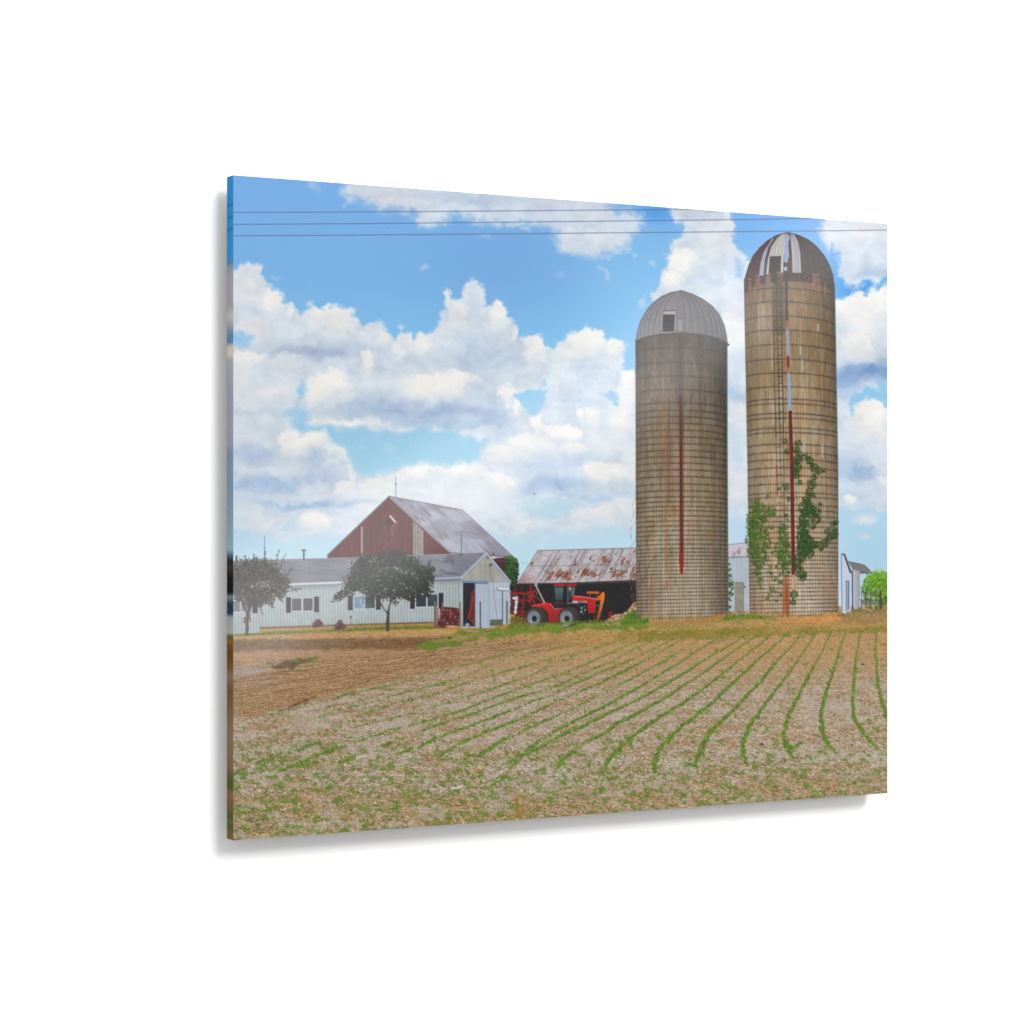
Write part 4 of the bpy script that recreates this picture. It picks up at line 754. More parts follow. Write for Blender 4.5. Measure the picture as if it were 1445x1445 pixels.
    poly(Z((540,845),(612,842),(616,880),(560,905),(540,880)), (58,56,66), cb); line(Z((536,858),(612,852)), 1.6, (120,30,40), None)
    cr = part('cab_roof', t)
    poly(Z((533,686),(560,680),(634,682),(638,706),(536,712)), (170,32,48), cr); poly(Z((652,682),(735,680),(742,690),(738,708),(652,708)), (164,28,44), cr); line(Z((536,711),(638,706)), .9, (90,18,28), None); line(Z((545,688),(630,686)), .8, (206,84,92), None, op=.7)
    line(Z((668,705),(675,716),(700,712)), .8, (150,150,150), None, op=.6); line(Z((655,862),(700,860),(720,866)), 1.1, (190,190,170), None, op=.7)
    # hood
    hd = part('hood', t)
    poly(Z((705,795),(740,794),(945,824),(950,838),(918,852),(920,950),(850,952),(838,866),(700,838)), (198,36,42), hd, tex=9, ts=3, shade=lambda X, Y: 1.06 - .02 * np.clip(Y - 842, -4, 12))
    line(Z((725,797),(830,806),(940,825)), 1.2, (236,150,148), None, op=.85); poly(Z((855,860),(918,852),(920,950),(850,952)), (204,28,36), None, soft=.6, op=.7, shade=lambda X, Y: 1.08 - .022 * np.clip(Y - 850, 0, 20))
    poly(Z((700,838),(770,840),(834,842),(834,862),(700,864)), (52,44,50), hd)
    mk = part('lettering', hd)
    for k in range(4): line(Z((712 + k * 13, 844), (711 + k * 13, 857)), 1.3, (226,224,228), mk, soft=.4); 
    for k in range(4): line(Z((708 + k * 13, 856 if k % 2 else 846), (718 + k * 13, 856 if k % 2 else 846)), .7, (210,208,212), mk, soft=.4)
    for k in range(9): line(Z((768 + k * 7.2, 842), (768 + k * 7.2, 857)), .7, (196,190,196), mk, soft=.4, op=.9)
    poly(Z((826,842),(834,842),(834,858),(826,858)), (214,208,212), mk)
    poly(Z((920,842),(958,838),(962,940),(922,950)), (40,32,36), t); line(Z((920,884),(955,884)), 1, (150,140,142), None, op=.7)
    # engine side
    poly(Z((690,866),(842,866),(850,960),(770,960),(740,900)), (34,33,37), t)
    for x, y, c in [(790,905,(150,150,158)),(815,890,(96,92,100)),(820,925,(132,132,142)),(788,940,(172,172,180)),(760,880,(74,72,78)),(806,960,(88,86,92)),(835,905,(70,66,72))]: ell(zx(x), zy(y), 1.3, 1.9, c, None, .3)
    poly(Z((900,975),(922,975),(920,1035),(902,1035)), (112,78,62), None, soft=.7, op=.7)
    # wheels
    for cx, rim_x, x0, x1 in ((378,348,272,484),(678,650,574,782)):
        wl = part('wheel', t)
        tyre = []
        for k in range(28):
            a = k / 28 * 6.283; tyre.append((zx(cx + (x1 - x0) / 2 * max(-1, min(1, 1.05 * math.cos(a)))), zy(986 + 91 * math.sin(a))))
        poly(tyre, (70,64,62), wl, soft=.5, shade=lambda X, Y, r=zx(rim_x): 1.0 - .35 * smooth(r + 8, r + 22, X))
        for k in range(13):
            yy = zy(905 + k * 13); xx = zx(cx + 60)
            line([(xx - 4, yy - 1), (xx + 3, yy + 1.4), (xx + 11, yy)], 1.0, (104,96,92), None, soft=.5, op=.5, only=wl); line([(xx - 4, yy + .6), (xx + 3, yy + 2.8), (xx + 10, yy + 1.4)], .8, (36,32,32), None, soft=.5, op=.5, only=wl)
        for k in range(24):
            a = k / 24 * 6.283; r0, r1 = 64, 78
            line([(zx(rim_x + r0 * math.cos(a)), zy(1000 + r0 * 1.12 * math.sin(a))), (zx(rim_x + r1 * math.cos(a + .12)), zy(998 + r1 * 1.12 * math.sin(a + .12)))], .9, (96,90,88), None, soft=.5, op=.6)
        rm = part('rim', t)
        ell(zx(rim_x), zy(1003), 9.4, 11, (92,94,98), rm, 0, .5, 1); ell(zx(rim_x) - .3, zy(1003), 8.8, 10.4, (130,136,146), rm, 0, .5, 1, 12); ell(zx(rim_x) + .5, zy(1003) - .4, 7.2, 8.6, (104,110,120), None, 0, .7)
        ell(zx(rim_x) - .2, zy(1003) + .6, 6.6, 7.8, (142,150,160), None, 0, .8, 1, 10); ell(zx(rim_x) + 1.4, zy(1003) - 1.6, 4.8, 5.4, (120,126,136), None, 0, 1.2, .7)
        ell(zx(rim_x) - 2.6, zy(1003) + 4.6, 2.6, 2.2, (190,196,204), None, .5, 1.2, .6)
        ell(zx(rim_x + 4), zy(1006), 3.6, 4.4, (36,38,44), None, 0, .7)
        for k in range(8): a = k * .785; ell(zx(rim_x) + 5.6 * math.cos(a), zy(1003) + 6.6 * math.sin(a), .5, .5, (84,92,104))
        line([(zx(rim_x) - 4, zy(1003) + 9.6), (zx(rim_x) + 2, zy(1003) + 10)], 1, (226,230,236), None, op=.7); line([(zx(rim_x) + 3, zy(1003) - 8.4), (zx(rim_x) + 7, zy(1003) - 4)], 1, (210,216,224), None, op=.5)
    # orange blade and heap
    pl = part('printed_plough_blade', None, 'orange printed blade standing in front of the tractor nose')
    line(Z((848,764),(944,764)), 3.4, (206,104,44), pl); line(Z((850,772),(944,772)), .9, (130,60,30), None); line(Z((868,780),(866,812)), 1.2, (150,84,44), pl); line(Z((930,775),(925,815)), 1.2, (150,84,44), pl)
    poly(Z((935,800),(955,790),(985,756),(1002,766),(1004,790),(998,836),(980,900),(962,985),(940,1035),(922,1045),(938,960),(958,880),(962,835),(940,830)), (206,114,42), pl, tex=12, ts=3, shade=lambda X, Y: 1.08 - .008 * np.clip(Y - 836, 0, 45))
    line(Z((992,770),(990,840),(965,930)), 1, (250,176,84), None, op=.6); line(Z((964,830),(960,880),(940,960),(926,1040)), .9, (150,74,30), None, op=.7); line(Z((985,960),(1005,1010)), .8, (120,100,100), None, op=.6)
    br = part('printed_drum', None, 'dark red printed drum by the stone heap'); poly(Z((1042,942),(1074,940),(1076,992),(1042,994)), (140,36,52), br, soft=.6)
    hp = part('printed_stone_heap', None, 'pale printed heap of stones beside the shorter silo')
    poly(Z((980,1056),(1040,1010),(1090,968),(1180,956),(1215,930),(1280,850),(1300,850),(1310,930),(1200,1010),(1150,1058)), (168,140,104), hp, wob=1, ws=3, soft=.6)
    for _ in range(170):
        u = rnd.random(); v = rnd.random()
        x = lerp(985, 1295, u); top = np.interp(x, [980,1040,1090,1180,1215,1280,1300], [1052,1010,970,958,930,856,850]); bot = np.interp(x, [980,1150,1200,1300], [1058,1058,1010,930])
        c = rnd.choice([(206,178,138),(190,158,120),(216,194,160),(120,96,74),(150,120,88),(98,78,62)])
        ell(zx(x), zy(lerp(top, bot, v)), rnd.uniform(.6, 1.6), rnd.uniform(.5, 1.1), c, hp, rnd.uniform(-.6, .6), .5, .9)
    gr = part('printed_grass_clump', None, 'tall green printed grass clump at the foot of the shorter silo')
    for _ in range(520):
        x = rnd.uniform(876, 914); top = np.interp(x, [876,884,892,902,910,914], [880,868,862,863,870,874]); y = rnd.uniform(top, 881)
        c = rnd.choice([(72,108,40),(92,132,48),(58,88,34),(110,150,62)]); line([(x, y), (x + rnd.uniform(-2.5, 2.5), y - rnd.uniform(1.5, 4.5))], .8, c, gr, soft=.5, op=.85)
def paint_right():
    b = part('printed_milk_house', None, 'pale printed outbuilding showing between the two silos')
    rect(1026, 786, 1060, 866, (0,0,0), b); poly([(1026,785),(1060,784),(1060,867),(1026,867)], battens(1030, 3.6, (178,188,198), (164,176,188), (188,198,206)), b)
    def rc(X, Y):
        q = X + (Y - 766) * .35; c = lerp(col((204,204,212)), col((140,132,138)), (smooth(.3, .5, np.abs((q / 3.2) % 1 - .5)) * .8)[..., None])
        return lerp(c, col((158,104,92)), (smooth(.1, .7, fbm(q / 2.4, Y / 7, 3, 900)) * smooth(768, 782, Y) * .7)[..., None])
    rf = part('roof', b); poly([(1026,768.6),(1040,767),(1060,764.6),(1060,785.4),(1026,785.8)], rc, rf); line([(1026,786.4),(1060,785.6)], 1.4, (112,108,112), rf); line([(1026,768.8),(1060,764.8)], .9, (120,116,120), rf)
    dr = part('door', b); poly([(1036.6,822),(1049.8,822),(1049.8,866),(1036,866)], battens(1036.6, 3.3, (152,148,132), (112,106,92), (164,160,146)), dr, tex=8); line([(1036.6,822),(1049.8,822)], .9, (110,108,104), None)
    line([(1052,790),(1052,865)], .7, (150,160,170), None, op=.6); ell(1050.3,828,1,1.4,(70,66,62))
    vi = part('printed_vine', None, 'dark green printed vine climbing the right edge of the shorter silo')
    leaves([(1027.5,795,2.5),(1028.5,804,3),(1029,813,3.5),(1030,822,4.5),(1032,829,4),(1031,838,4),(1029,846,3),(1029,856,2.6),(1027.5,866,4)], [(48,76,38),(62,94,42),(38,58,32),(78,112,50)], vi, k=1.2, light=.15)
    leaves([(1025,872,5),(1034,868,4),(1046,867,4),(1058,867,4),(1072,869,5)], [(86,120,46),(66,98,40),(112,140,58)], None, k=.9, flat=.5)
    w = part('printed_white_shed', None, 'white printed lean-to with dark eaves right of the taller silo')
    tr = part('printed_bush', None, 'bright green printed tree at the right border')
    leaves([(1236,818,12),(1246,818,12),(1228,822,10),(1222,830,8),(1250,830,10),(1238,832,11),(1254,842,8),(1226,842,8),(1244,844,9)], [(86,128,38),(108,150,44),(70,108,34),(126,168,52)], tr, k=2.4, size=(.5, 1.2), light=.22)
    leaves([(1240,810,8),(1228,815,6),(1248,812,6)], [(140,182,60),(124,166,52)], tr, k=.8, size=(.5, 1.1))
    leaves([(1250,850,9),(1240,853,8),(1224,850,7)], [(66,100,40),(86,122,44)], tr, k=1.4, size=(.5, 1.2))
    fe = part('printed_fence', None, 'dark weathered printed fence before the bright green tree')
    for y in (835.5, 838.6, 846): line([(1213,y),(1235.5,y+.8)], 1.2, (98,86,70), fe, op=.75)
    poly([(1214,847),(1235,848),(1235,854),(1214,854)], (128,120,104), fe, soft=.6, op=.85)
    for x in (1215.5, 1221, 1227.5, 1234.5): line([(x,834),(x,857)], 1.1, (88,76,62), fe, op=.8)
    line([(1241.5,834),(1242,860)], 3.4, (112,72,58), part('printed_rusty_post', None, 'rusty printed post right of the fence'), op=.9, wob=.6); line([(1243,836),(1243.4,858)], 1, (66,46,40), None, op=.8)
    poly([(1186.4,781),(1190.5,782),(1201,812),(1200,866.5),(1187.2,866.5)], (194,206,222), w, tex=4)
    line([(1186.6,782),(1188,866)], 1, (66,70,78), None, op=.7); dr = part('door', w); poly([(1193.2,820),(1197.6,820.6),(1197.4,860),(1193.6,862)], (150,162,180), dr); line([(1193.4,820),(1193.6,862)], .8, (78,86,98), None); line([(1197.4,820),(1197.4,860)], 1, (62,72,90), None); line([(1193,819.6),(1197.6,820.4)], .9, (72,80,92), None)
    ev = part('roof', w); poly([(1186,780.6),(1192,781),(1202,808),(1199,809.4),(1190.5,785)], (98,102,106), ev); line([(1191,785),(1199.2,809)], .8, (60,62,68), None)
    poly([(1196,792),(1208,794),(1219.4,797),(1226,803),(1230,808.6),(1224,810),(1213,805.6),(1203,803.8)], (126,122,118), ev); line([(1203,804.2),(1213,806.2),(1224.5,810.2)], 1.1, (66,62,62), None); line([(1197,792.4),(1219,797.2),(1229.6,808.4)], .8, (88,92,92), None)
    cl = part('column', w); poly([(1203.8,804),(1213,806),(1212.8,860),(1204.4,860.6)], (182,182,192), cl, shade=lambda X, Y: 1.02 - .02 * (X - 1204)); line([(1202.3,806),(1202.6,862)], 2, (76,78,76), None, op=.85); line([(1213,808.4),(1217.4,809)], 1.4, (84,80,78), None)
    leaves([(1196,866,4),(1206,862,4),(1214,860,4),(1190,868,3),(1226,858,4)], [(96,120,52),(124,112,70),(80,100,44)], None, k=.8, flat=.5)
def tree(label, crown, pal, trunk, limbs, sprigs):
    t = part('printed_tree', None, label)
    tk = part('trunk', t)
    for pts, wd in trunk + limbs: line(pts, wd, (74,64,52), tk, soft=.45, op=.95, wob=.4)
    line([(p[0] + 1, p[1]) for p in trunk[0][0]], .8, (112,98,82), None, soft=.6, op=.5)
    cr = part('crown', t)
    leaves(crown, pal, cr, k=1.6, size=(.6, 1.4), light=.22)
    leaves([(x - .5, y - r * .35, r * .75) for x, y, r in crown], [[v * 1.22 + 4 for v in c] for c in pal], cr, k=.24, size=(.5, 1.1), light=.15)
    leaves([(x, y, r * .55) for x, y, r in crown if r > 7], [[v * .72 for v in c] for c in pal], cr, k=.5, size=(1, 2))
    for x, y, r in crown:                                  # loose leaves round every clump
        for _ in range(int(r * 3.2)):
            a = rnd.random() * 6.283; q = r * rnd.uniform(.85, 1.45); c = pal[rnd.randrange(len(pal))]
            ell(x + q * math.cos(a), y + q * math.sin(a), rnd.uniform(.6, 1.3), rnd.uniform(.4, .8), [v * rnd.uniform(.85, 1.3) for v in c], cr, rnd.random() * 3, .5, .85)
    for (x0, y0), (x1, y1) in sprigs:
        line([(x0, y0), (x1, y1)], .7, (58,50,42), cr, op=.8)
        for k in range(9):
            f = k / 8; ell(lerp(x0, x1, f) + rnd.gauss(0, 1.1), lerp(y0, y1, f) + rnd.gauss(0, 1), rnd.uniform(.7, 1.3), .7, [v * rnd.uniform(.9, 1.2) for v in pal[k % len(pal)]], cr, rnd.random() * 3, .5, .9)
    for x, y, r in crown:                                  # glints and gaps of bright wall or sky between the leaves
        for _ in range(int(r * .28)):
            a = rnd.random() * 6.283; q = r * math.sqrt(rnd.random()); ell(x + q * math.cos(a), y + q * math.sin(a), rnd.uniform(.4, .9), rnd.uniform(.4, .8), rnd.choice([(120,124,112),(98,96,84),(150,156,156)]), None, 0, .5, .55)
def paint_trees():
    p1 = [(66,63,56),(76,72,64),(60,57,51),(84,78,68)]  # lightened leaf colours, part of the gloss haze mixed in
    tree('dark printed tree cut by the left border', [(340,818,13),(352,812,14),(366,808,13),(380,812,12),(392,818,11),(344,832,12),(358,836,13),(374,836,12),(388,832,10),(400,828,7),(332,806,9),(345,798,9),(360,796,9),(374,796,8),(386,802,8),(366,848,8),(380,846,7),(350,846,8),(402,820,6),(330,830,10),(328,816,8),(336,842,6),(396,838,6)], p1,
         [([(348,895),(348.6,878),(349,863)], [5,4.4,3.6])], [([(349,866),(342,852),(337,838),(334,824)], [2.8,2.2,1.8,1]), ([(349.5,864),(354,850),(360,836),(368,822)], [2.8,2.2,1.6,1]), ([(350,858),(352,840),(352,820)], [2,1.6,1])],
         [((386,798),(394,777.5)),((372,796),(374,778)),((345,796),(346,784)),((333,800),(334,786)),((358,794),(358,782)),((396,802),(401,784)),((404,824),(418,834)),((400,836),(424,830)),((404,812),(412,802)),((366,852),(370,866)),((354,850),(352,868)),((380,850),(386,858)),((344,872),(346,880)),((351,868),(353,876)),((392,842),(400,850))])
    p2 = [(40,44,30),(52,58,36),(28,32,22),(64,68,42),(36,40,28)]
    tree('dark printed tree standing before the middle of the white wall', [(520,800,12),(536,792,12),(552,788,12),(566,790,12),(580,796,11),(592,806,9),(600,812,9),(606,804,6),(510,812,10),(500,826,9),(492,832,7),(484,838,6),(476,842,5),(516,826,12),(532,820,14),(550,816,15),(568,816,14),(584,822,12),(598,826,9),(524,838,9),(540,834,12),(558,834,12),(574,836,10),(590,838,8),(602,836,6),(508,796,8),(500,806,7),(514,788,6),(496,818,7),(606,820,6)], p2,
         [([(546.6,888),(547,872),(548,860)], [5,4.4,3.8])], [([(547.4,864),(550,852),(555.5,842),(566,828)], [3.2,2.8,2.2,1.4]), ([(547,866),(541,859),(536.6,851),(533,840)], [2.4,2,1.7,1]), ([(551,850),(549,838),(546,824)], [1.8,1.4,1])],
         [((604,800),(606.6,791)),((588,796),(591,786)),((560,780),(561,774)),((540,784),(541,776)),((524,790),(520,780)),((512,792),(508,782)),((502,802),(496,793)),((490,826),(484,816)),((476,842),(468,850)),((482,840),(474,836)),((606,818),(614,812)),((604,832),(611,836)),((558,846),(560,852)),((574,842),(577,848)),((500,836),(494,846)),((555,850),(558,854)),((606,806),(613,802))])
def paint_all():
    paint_sky(); paint_ground(); paint_barn(); paint_house(); paint_yard(); paint_shed(); paint_tractor(); paint_right(); paint_silos(); paint_trees(); paint_wires()
    paint_ground_front()
def paint_ground_front():
    """weeds and straw standing against the feet of buildings and silos"""
    for _ in range(700):
        x = rnd.uniform(716, 905); y = np.interp(x, [716, 800, 905], [884, 879.5, 876]) + rnd.uniform(-1.5, 3)
        line([(x, y), (x + rnd.uniform(-1.5, 1.5), y - rnd.uniform(1, 3))], .7, rnd.choice([(92,122,44),(108,136,52),(78,106,38),(136,142,76)]), None, soft=.5, op=.7)
    for _ in range(520):
        x = rnd.uniform(905, 1250)
        b = np.interp(x, [905,960,1020,1040,1120,1185,1250], [871,874.5,868,866,869,867,862])
        h = rnd.uniform(1, 4); y = b + rnd.uniform(-2, 3)
        c = rnd.choice([(190,134,80),(206,154,98),(170,112,64),(108,128,56),(150,110,66)] if x < 1180 else [(150,116,88),(118,92,66),(110,120,60),(170,134,104)])
        line([(x, y), (x + rnd.uniform(-2, 2), y - h)], .8, c, None, soft=.5, op=.8)
# ================================================================== THE PLACE: a print hanging on a white wall
import bpy
from mathutils import Vector, Matrix
SC = bpy.context.scene
COLL = SC.collection
# camera model: focal length in picture units, panel turned TH to the camera
F_PX, CX, CY = 3525., 722.5, 722.5
PW_M, PH_M = .508, .4064                     # 20 x 16 inch print
TH = math.atan(F_PX / 6013.)
Z_L = PH_M * F_PX / 938.7                    # depth of the left border
T_SLAB, GAP = .0098, .0084                   # slab thickness, air behind it
# panel frame: the print lies in the plane y = 0, x to the right, z up, facing -y; camera is in front (y < 0)
ct, st_ = math.cos(TH), math.sin(TH)
def cam_to_world(v):                         # camera axes (right, down, depth) -> world
    X, Yd, Z = v
    return Vector((X * ct + Z * st_, -X * st_ + Z * ct, -Yd))
# left border foot point in camera axes
P_L = ((328.8 - CX) / F_PX * Z_L, 0., Z_L)
wl_ = cam_to_world(P_L)
CAM = Vector((-wl_.x, -wl_.y, 0.))           # put the left border at x = 0, y = 0
ZTOP = (CY - 247.3) / F_PX * Z_L; ZBOT = ZTOP - PH_M
def plan(x, z):
    """point of the print (metres) -> plan units of the picture raster"""
    dx, dy, dz = x - CAM.x, -CAM.y, z - CAM.z
    Xc = dx * ct - dy * st_; Zc = dx * st_ + dy * ct
    return CX + F_PX * Xc / Zc, CY - F_PX * dz / Zc

def principled(name, **kw):
    m = bpy.data.materials.new(name); m.use_nodes = True
    b = m.node_tree.nodes['Principled BSDF']
    for k, v in kw.items(): b.inputs[k].default_value = v
    return m, b
def ink_material():
    m, b = principled('printed_ink_under_acrylic', Roughness=.6)
    nt = m.node_tree
    at = nt.nodes.new('ShaderNodeAttribute'); at.attribute_name = 'ink'
    tc = nt.nodes.new('ShaderNodeTexCoord')
    nz = nt.nodes.new('ShaderNodeTexNoise'); nz.inputs['Scale'].default_value = 2600.; nz.inputs['Detail'].default_value = 1.
    nt.links.new(tc.outputs['Object'], nz.inputs['Vector'])
    mr = nt.nodes.new('ShaderNodeMapRange'); mr.inputs['To Min'].default_value = .985; mr.inputs['To Max'].default_value = 1.015
    nt.links.new(nz.outputs['Fac'], mr.inputs['Value'])
    mx = nt.nodes.new('ShaderNodeVectorMath'); mx.operation = 'SCALE'
    nt.links.new(at.outputs['Color'], mx.inputs[0]); nt.links.new(mr.outputs['Result'], mx.inputs['Scale'])
    nt.links.new(mx.outputs['Vector'], b.inputs['Base Color'])
    b.inputs['Specular IOR Level'].default_value = 0.
    b.inputs['Coat Weight'].default_value = 1.; b.inputs['Coat Roughness'].default_value = COAT_ROUGH; b.inputs['Coat IOR'].default_value = 1.49
    return m
COAT_ROUGH = .12
GAIN = 1.80                                   # ink = seen colour / GAIN, less the even gloss R0
R0 = .029
def to_lin(c):
    c = np.clip(c, 0, 255) / 255.
    return np.where(c <= .04045, c / 12.92, ((c + .055) / 1.055) ** 2.4)

def mesh_from(name, verts, faces, mat, parent=None, ink=None, smooth_=False):
    me = bpy.data.meshes.new(name)
    n, f = len(verts), len(faces)
    me.vertices.add(n); me.vertices.foreach_set('co', np.asarray(verts, F4).ravel())
    me.loops.add(f * 4); me.loops.foreach_set('vertex_index', np.asarray(faces, np.int32).ravel())
    me.polygons.add(f); me.polygons.foreach_set('loop_start', np.arange(0, f * 4, 4, dtype=np.int32))
    me.update(calc_edges=True)
    if ink is not None:
        a = me.color_attributes.new('ink', 'FLOAT_COLOR', 'POINT')
        rgba = np.ones((n, 4), F4); rgba[:, :3] = ink; a.data.foreach_set('color', rgba.ravel())
    me.materials.append(mat)
    o = bpy.data.objects.new(name, me); COLL.objects.link(o)
    if parent: o.parent = parent
    return o

def build():
    global IMG
    paint_all()
    ink = ink_material()
    root = bpy.data.objects.new('acrylic_print', None); COLL.objects.link(root)
    root['label'] = 'frameless acrylic photo print of a farm with two silos, hung on a white wall'
    root['category'] = 'wall print'
    a = IMG
    lin = to_lin(a)
    NU, NV = 1000, 960
    xs = np.linspace(0, PW_M, NU + 1); zs = np.linspace(ZTOP, ZBOT, NV + 1)
    gx, gz = np.meshgrid(xs, zs)
    def sample(gx, gz):
        px, py = plan(gx, gz)
        fx = np.clip((px - OX) * S - .5, 0, W_ - 1.001); fy = np.clip((py - OY) * S - .5, 0, H_ - 1.001)
        ix = fx.astype(int); iy = fy.astype(int); tx = (fx - ix)[..., None]; ty = (fy - iy)[..., None]
        c = (lin[iy, ix] * (1 - tx) + lin[iy, ix + 1] * tx) * (1 - ty) + (lin[iy + 1, ix] * (1 - tx) + lin[iy + 1, ix + 1] * tx) * ty
        return np.clip((c - R0) / GAIN, .0015, .95).astype(F4)
    vc = sample(gx, gz)
    cx = (gx[:-1, :-1] + gx[1:, 1:]) / 2; cz = (gz[:-1, :-1] + gz[1:, 1:]) / 2
    px, py = plan(cx, cz)
    lab = LAB[np.clip(((py - OY) * S).astype(int), 0, H_ - 1), np.clip(((px - OX) * S).astype(int), 0, W_ - 1)]
    lab[lab == 0] = 1
    vid = np.arange((NU + 1) * (NV + 1)).reshape(NV + 1, NU + 1)
    co = np.stack([gx, np.full_like(gx, -.0004), gz], -1).reshape(-1, 3); vcf = vc.reshape(-1, 3)
    quads = np.stack([vid[:-1, :-1], vid[1:, :-1], vid[1:, 1:], vid[:-1, 1:]], -1).reshape(-1, 4)
    labf = lab.ravel()
    made = {}
    for i, (name, par, label) in enumerate(PARTS, 1):
        sel = quads[labf == i]
        if len(sel) == 0:
            if any(q[1] == i for q in PARTS):
                o = bpy.data.objects.new(name, None); COLL.objects.link(o); o.parent = root; made[i] = o
            continue
        used, inv = np.unique(sel, return_inverse=True)
        o = mesh_from(name, co[used], inv.reshape(-1, 4), ink, made.get(par, root) if par else root, vcf[used])
        if label: o['label'] = label
        made[i] = o
    # ---- the clear slab: back and bevelled borders, its sides tinted by the picture that runs round them
    slab, b = principled('polished_acrylic_edge', Roughness=.25)
    at = slab.node_tree.nodes.new('ShaderNodeAttribute'); at.attribute_name = 'ink'
    slab.node_tree.links.new(at.outputs['Color'], b.inputs['Base Color']); b.inputs['Specular IOR Level'].default_value = .0
    side_stops = [(248,(44,122,178)),(286,(46,122,178)),(288.5,(34,94,150)),(291,(46,122,178)),(303,(46,122,178)),(305.5,(34,96,150)),(308,(46,124,180)),(320,(46,124,180)),(322.5,(36,98,150)),(325,(46,124,180)),(360,(48,126,182)),(370,(70,120,160)),(376,(130,132,142)),(395,(142,142,150)),(430,(140,142,150)),(446,(168,164,160)),(462,(130,136,148)),(472,(82,122,152)),(482,(80,116,146)),(488,(180,166,154)),(500,(186,174,160)),(508,(144,148,152)),(560,(128,140,152)),(600,(138,138,148)),(625,(128,140,152)),(640,(112,130,148)),(690,(108,132,150)),(740,(118,142,156)),(776,(126,152,160)),(784,(70,90,100)),(792,(34,38,40)),(800,(58,50,50)),(815,(26,28,28)),(836,(24,26,26)),(843,(110,122,120)),(848,(70,84,90)),(854,(36,52,72)),(866,(42,56,74)),(871,(132,140,140)),(894,(146,150,148)),(898,(78,82,36)),(902,(86,84,32)),(905,(128,86,34)),(911,(104,66,30)),(925,(90,58,30)),(945,(112,78,40)),(955,(118,96,84)),(975,(100,72,52)),(1010,(112,88,62)),(1040,(120,98,80)),(1080,(116,90,66)),(1096,(92,80,58)),(1102,(70,82,42)),(1112,(72,78,40)),(1120,(120,88,70)),(1140,(104,82,56)),(1154,(72,82,40)),(1160,(90,92,66)),(1168,(70,86,40)),(1174,(96,84,50)),(1186,(112,92,60))]
    def side_col(z, x=0.):
        _, py = plan(np.full_like(z, 0.), z)
        yy = py - 0.
        c = np.stack([np.interp(yy, [q[0] for q in side_stops], [q[1][i] for q in side_stops]) for i in range(3)], -1)
        return np.clip(to_lin(c) / SIDE_GAIN, .001, .95)
    bev = .0005
    # left side: dense strip from front border to back border
    nz = 500; zz = np.linspace(ZTOP, ZBOT + .0002, nz + 1); ny = 3; yy = np.linspace(-.0003, T_SLAB - bev * 1.4, ny + 1)
    gz2, gy2 = np.meshgrid(zz, yy, indexing='ij')
    co2 = np.stack([np.zeros_like(gz2), gy2, gz2], -1).reshape(-1, 3)
    v2 = np.arange(len(co2)).reshape(nz + 1, ny + 1)
    q2 = np.stack([v2[:-1, :-1], v2[:-1, 1:], v2[1:, 1:], v2[1:, :-1]], -1).reshape(-1, 4)
    cc = side_col(zz)[:, None, :] * np.linspace(1.02, .96, ny + 1)[None, :, None]
    o = mesh_from('printed_edge', co2, q2, slab, root, cc.reshape(-1, 3)); o['label'] = 'left edge of the slab tinted by the picture'
    # the rest of the slab as one body
    x0, x1, y0, y1, z0, z1 = 0, PW_M, 0., T_SLAB, ZBOT, ZTOP
    rim = np.array([.62, .62, .60]); 
    V = []; Q = []; K = []
    def quad(p, c):
        n = len(V); V.extend(p); Q.append((n, n + 1, n + 2, n + 3)); K.extend([c] * 4)
    e = bev
    right = to_lin(np.array([150., 160., 165.])) / SIDE_GAIN; under = to_lin(np.array([120., 100., 80.])) / SIDE_GAIN; up = to_lin(np.array([90., 140., 200.])) / SIDE_GAIN
    quad([(x1, e, z1 - e), (x1, e, z0 + e), (x1, y1 - e, z0 + e), (x1, y1 - e, z1 - e)], right)
    quad([(x0 + e, e, z0), (x0 + e, y1 - e, z0), (x1 - e, y1 - e, z0), (x1 - e, e, z0)], under)
    quad([(x0 + e, e, z1), (x1 - e, e, z1), (x1 - e, y1 - e, z1), (x0 + e, y1 - e, z1)], up)
    quad([(x0 + e, y1, z0 + e), (x0 + e, y1, z1 - e), (x1 - e, y1, z1 - e), (x1 - e, y1, z0 + e)], np.array([.5, .5, .5]))
    quad([(x0 + e, 0, z0 + e), (x1 - e, 0, z0 + e), (x1 - e, 0, z1 - e), (x0 + e, 0, z1 - e)], np.array([.5, .5, .5]))
    # chamfers: bottom front, bottom back, left back, left front, right front, top front
    quad([(x0, 0 - .0004, z0), (x1, 0 - .0004, z0), (x1 - e, e, z0 - .0002), (x0 + e, e, z0 - .0002)], rim)
    quad([(x0 + e, y1 - e, z0), (x0 + e, y1, z0 + e), (x1 - e, y1, z0 + e), (x1 - e, y1 - e, z0)], rim)
    quad([(x0, y1 - e * 1.4, z0 + e), (x0 + e, y1, z0 + e), (x0 + e, y1, z1 - e), (x0, y1 - e * 1.4, z1 - e)], rim * .8)
    quad([(x1, -.0004, z0), (x1, -.0004, z1), (x1, e, z1 - e), (x1, e, z0 + e)], rim)
    quad([(x0, -.0004, z1), (x0 + e, e, z1), (x1 - e, e, z1), (x1, -.0004, z1)], up)
    o = mesh_from('acrylic_slab', np.array(V), np.array(Q), slab, root, np.array(K))
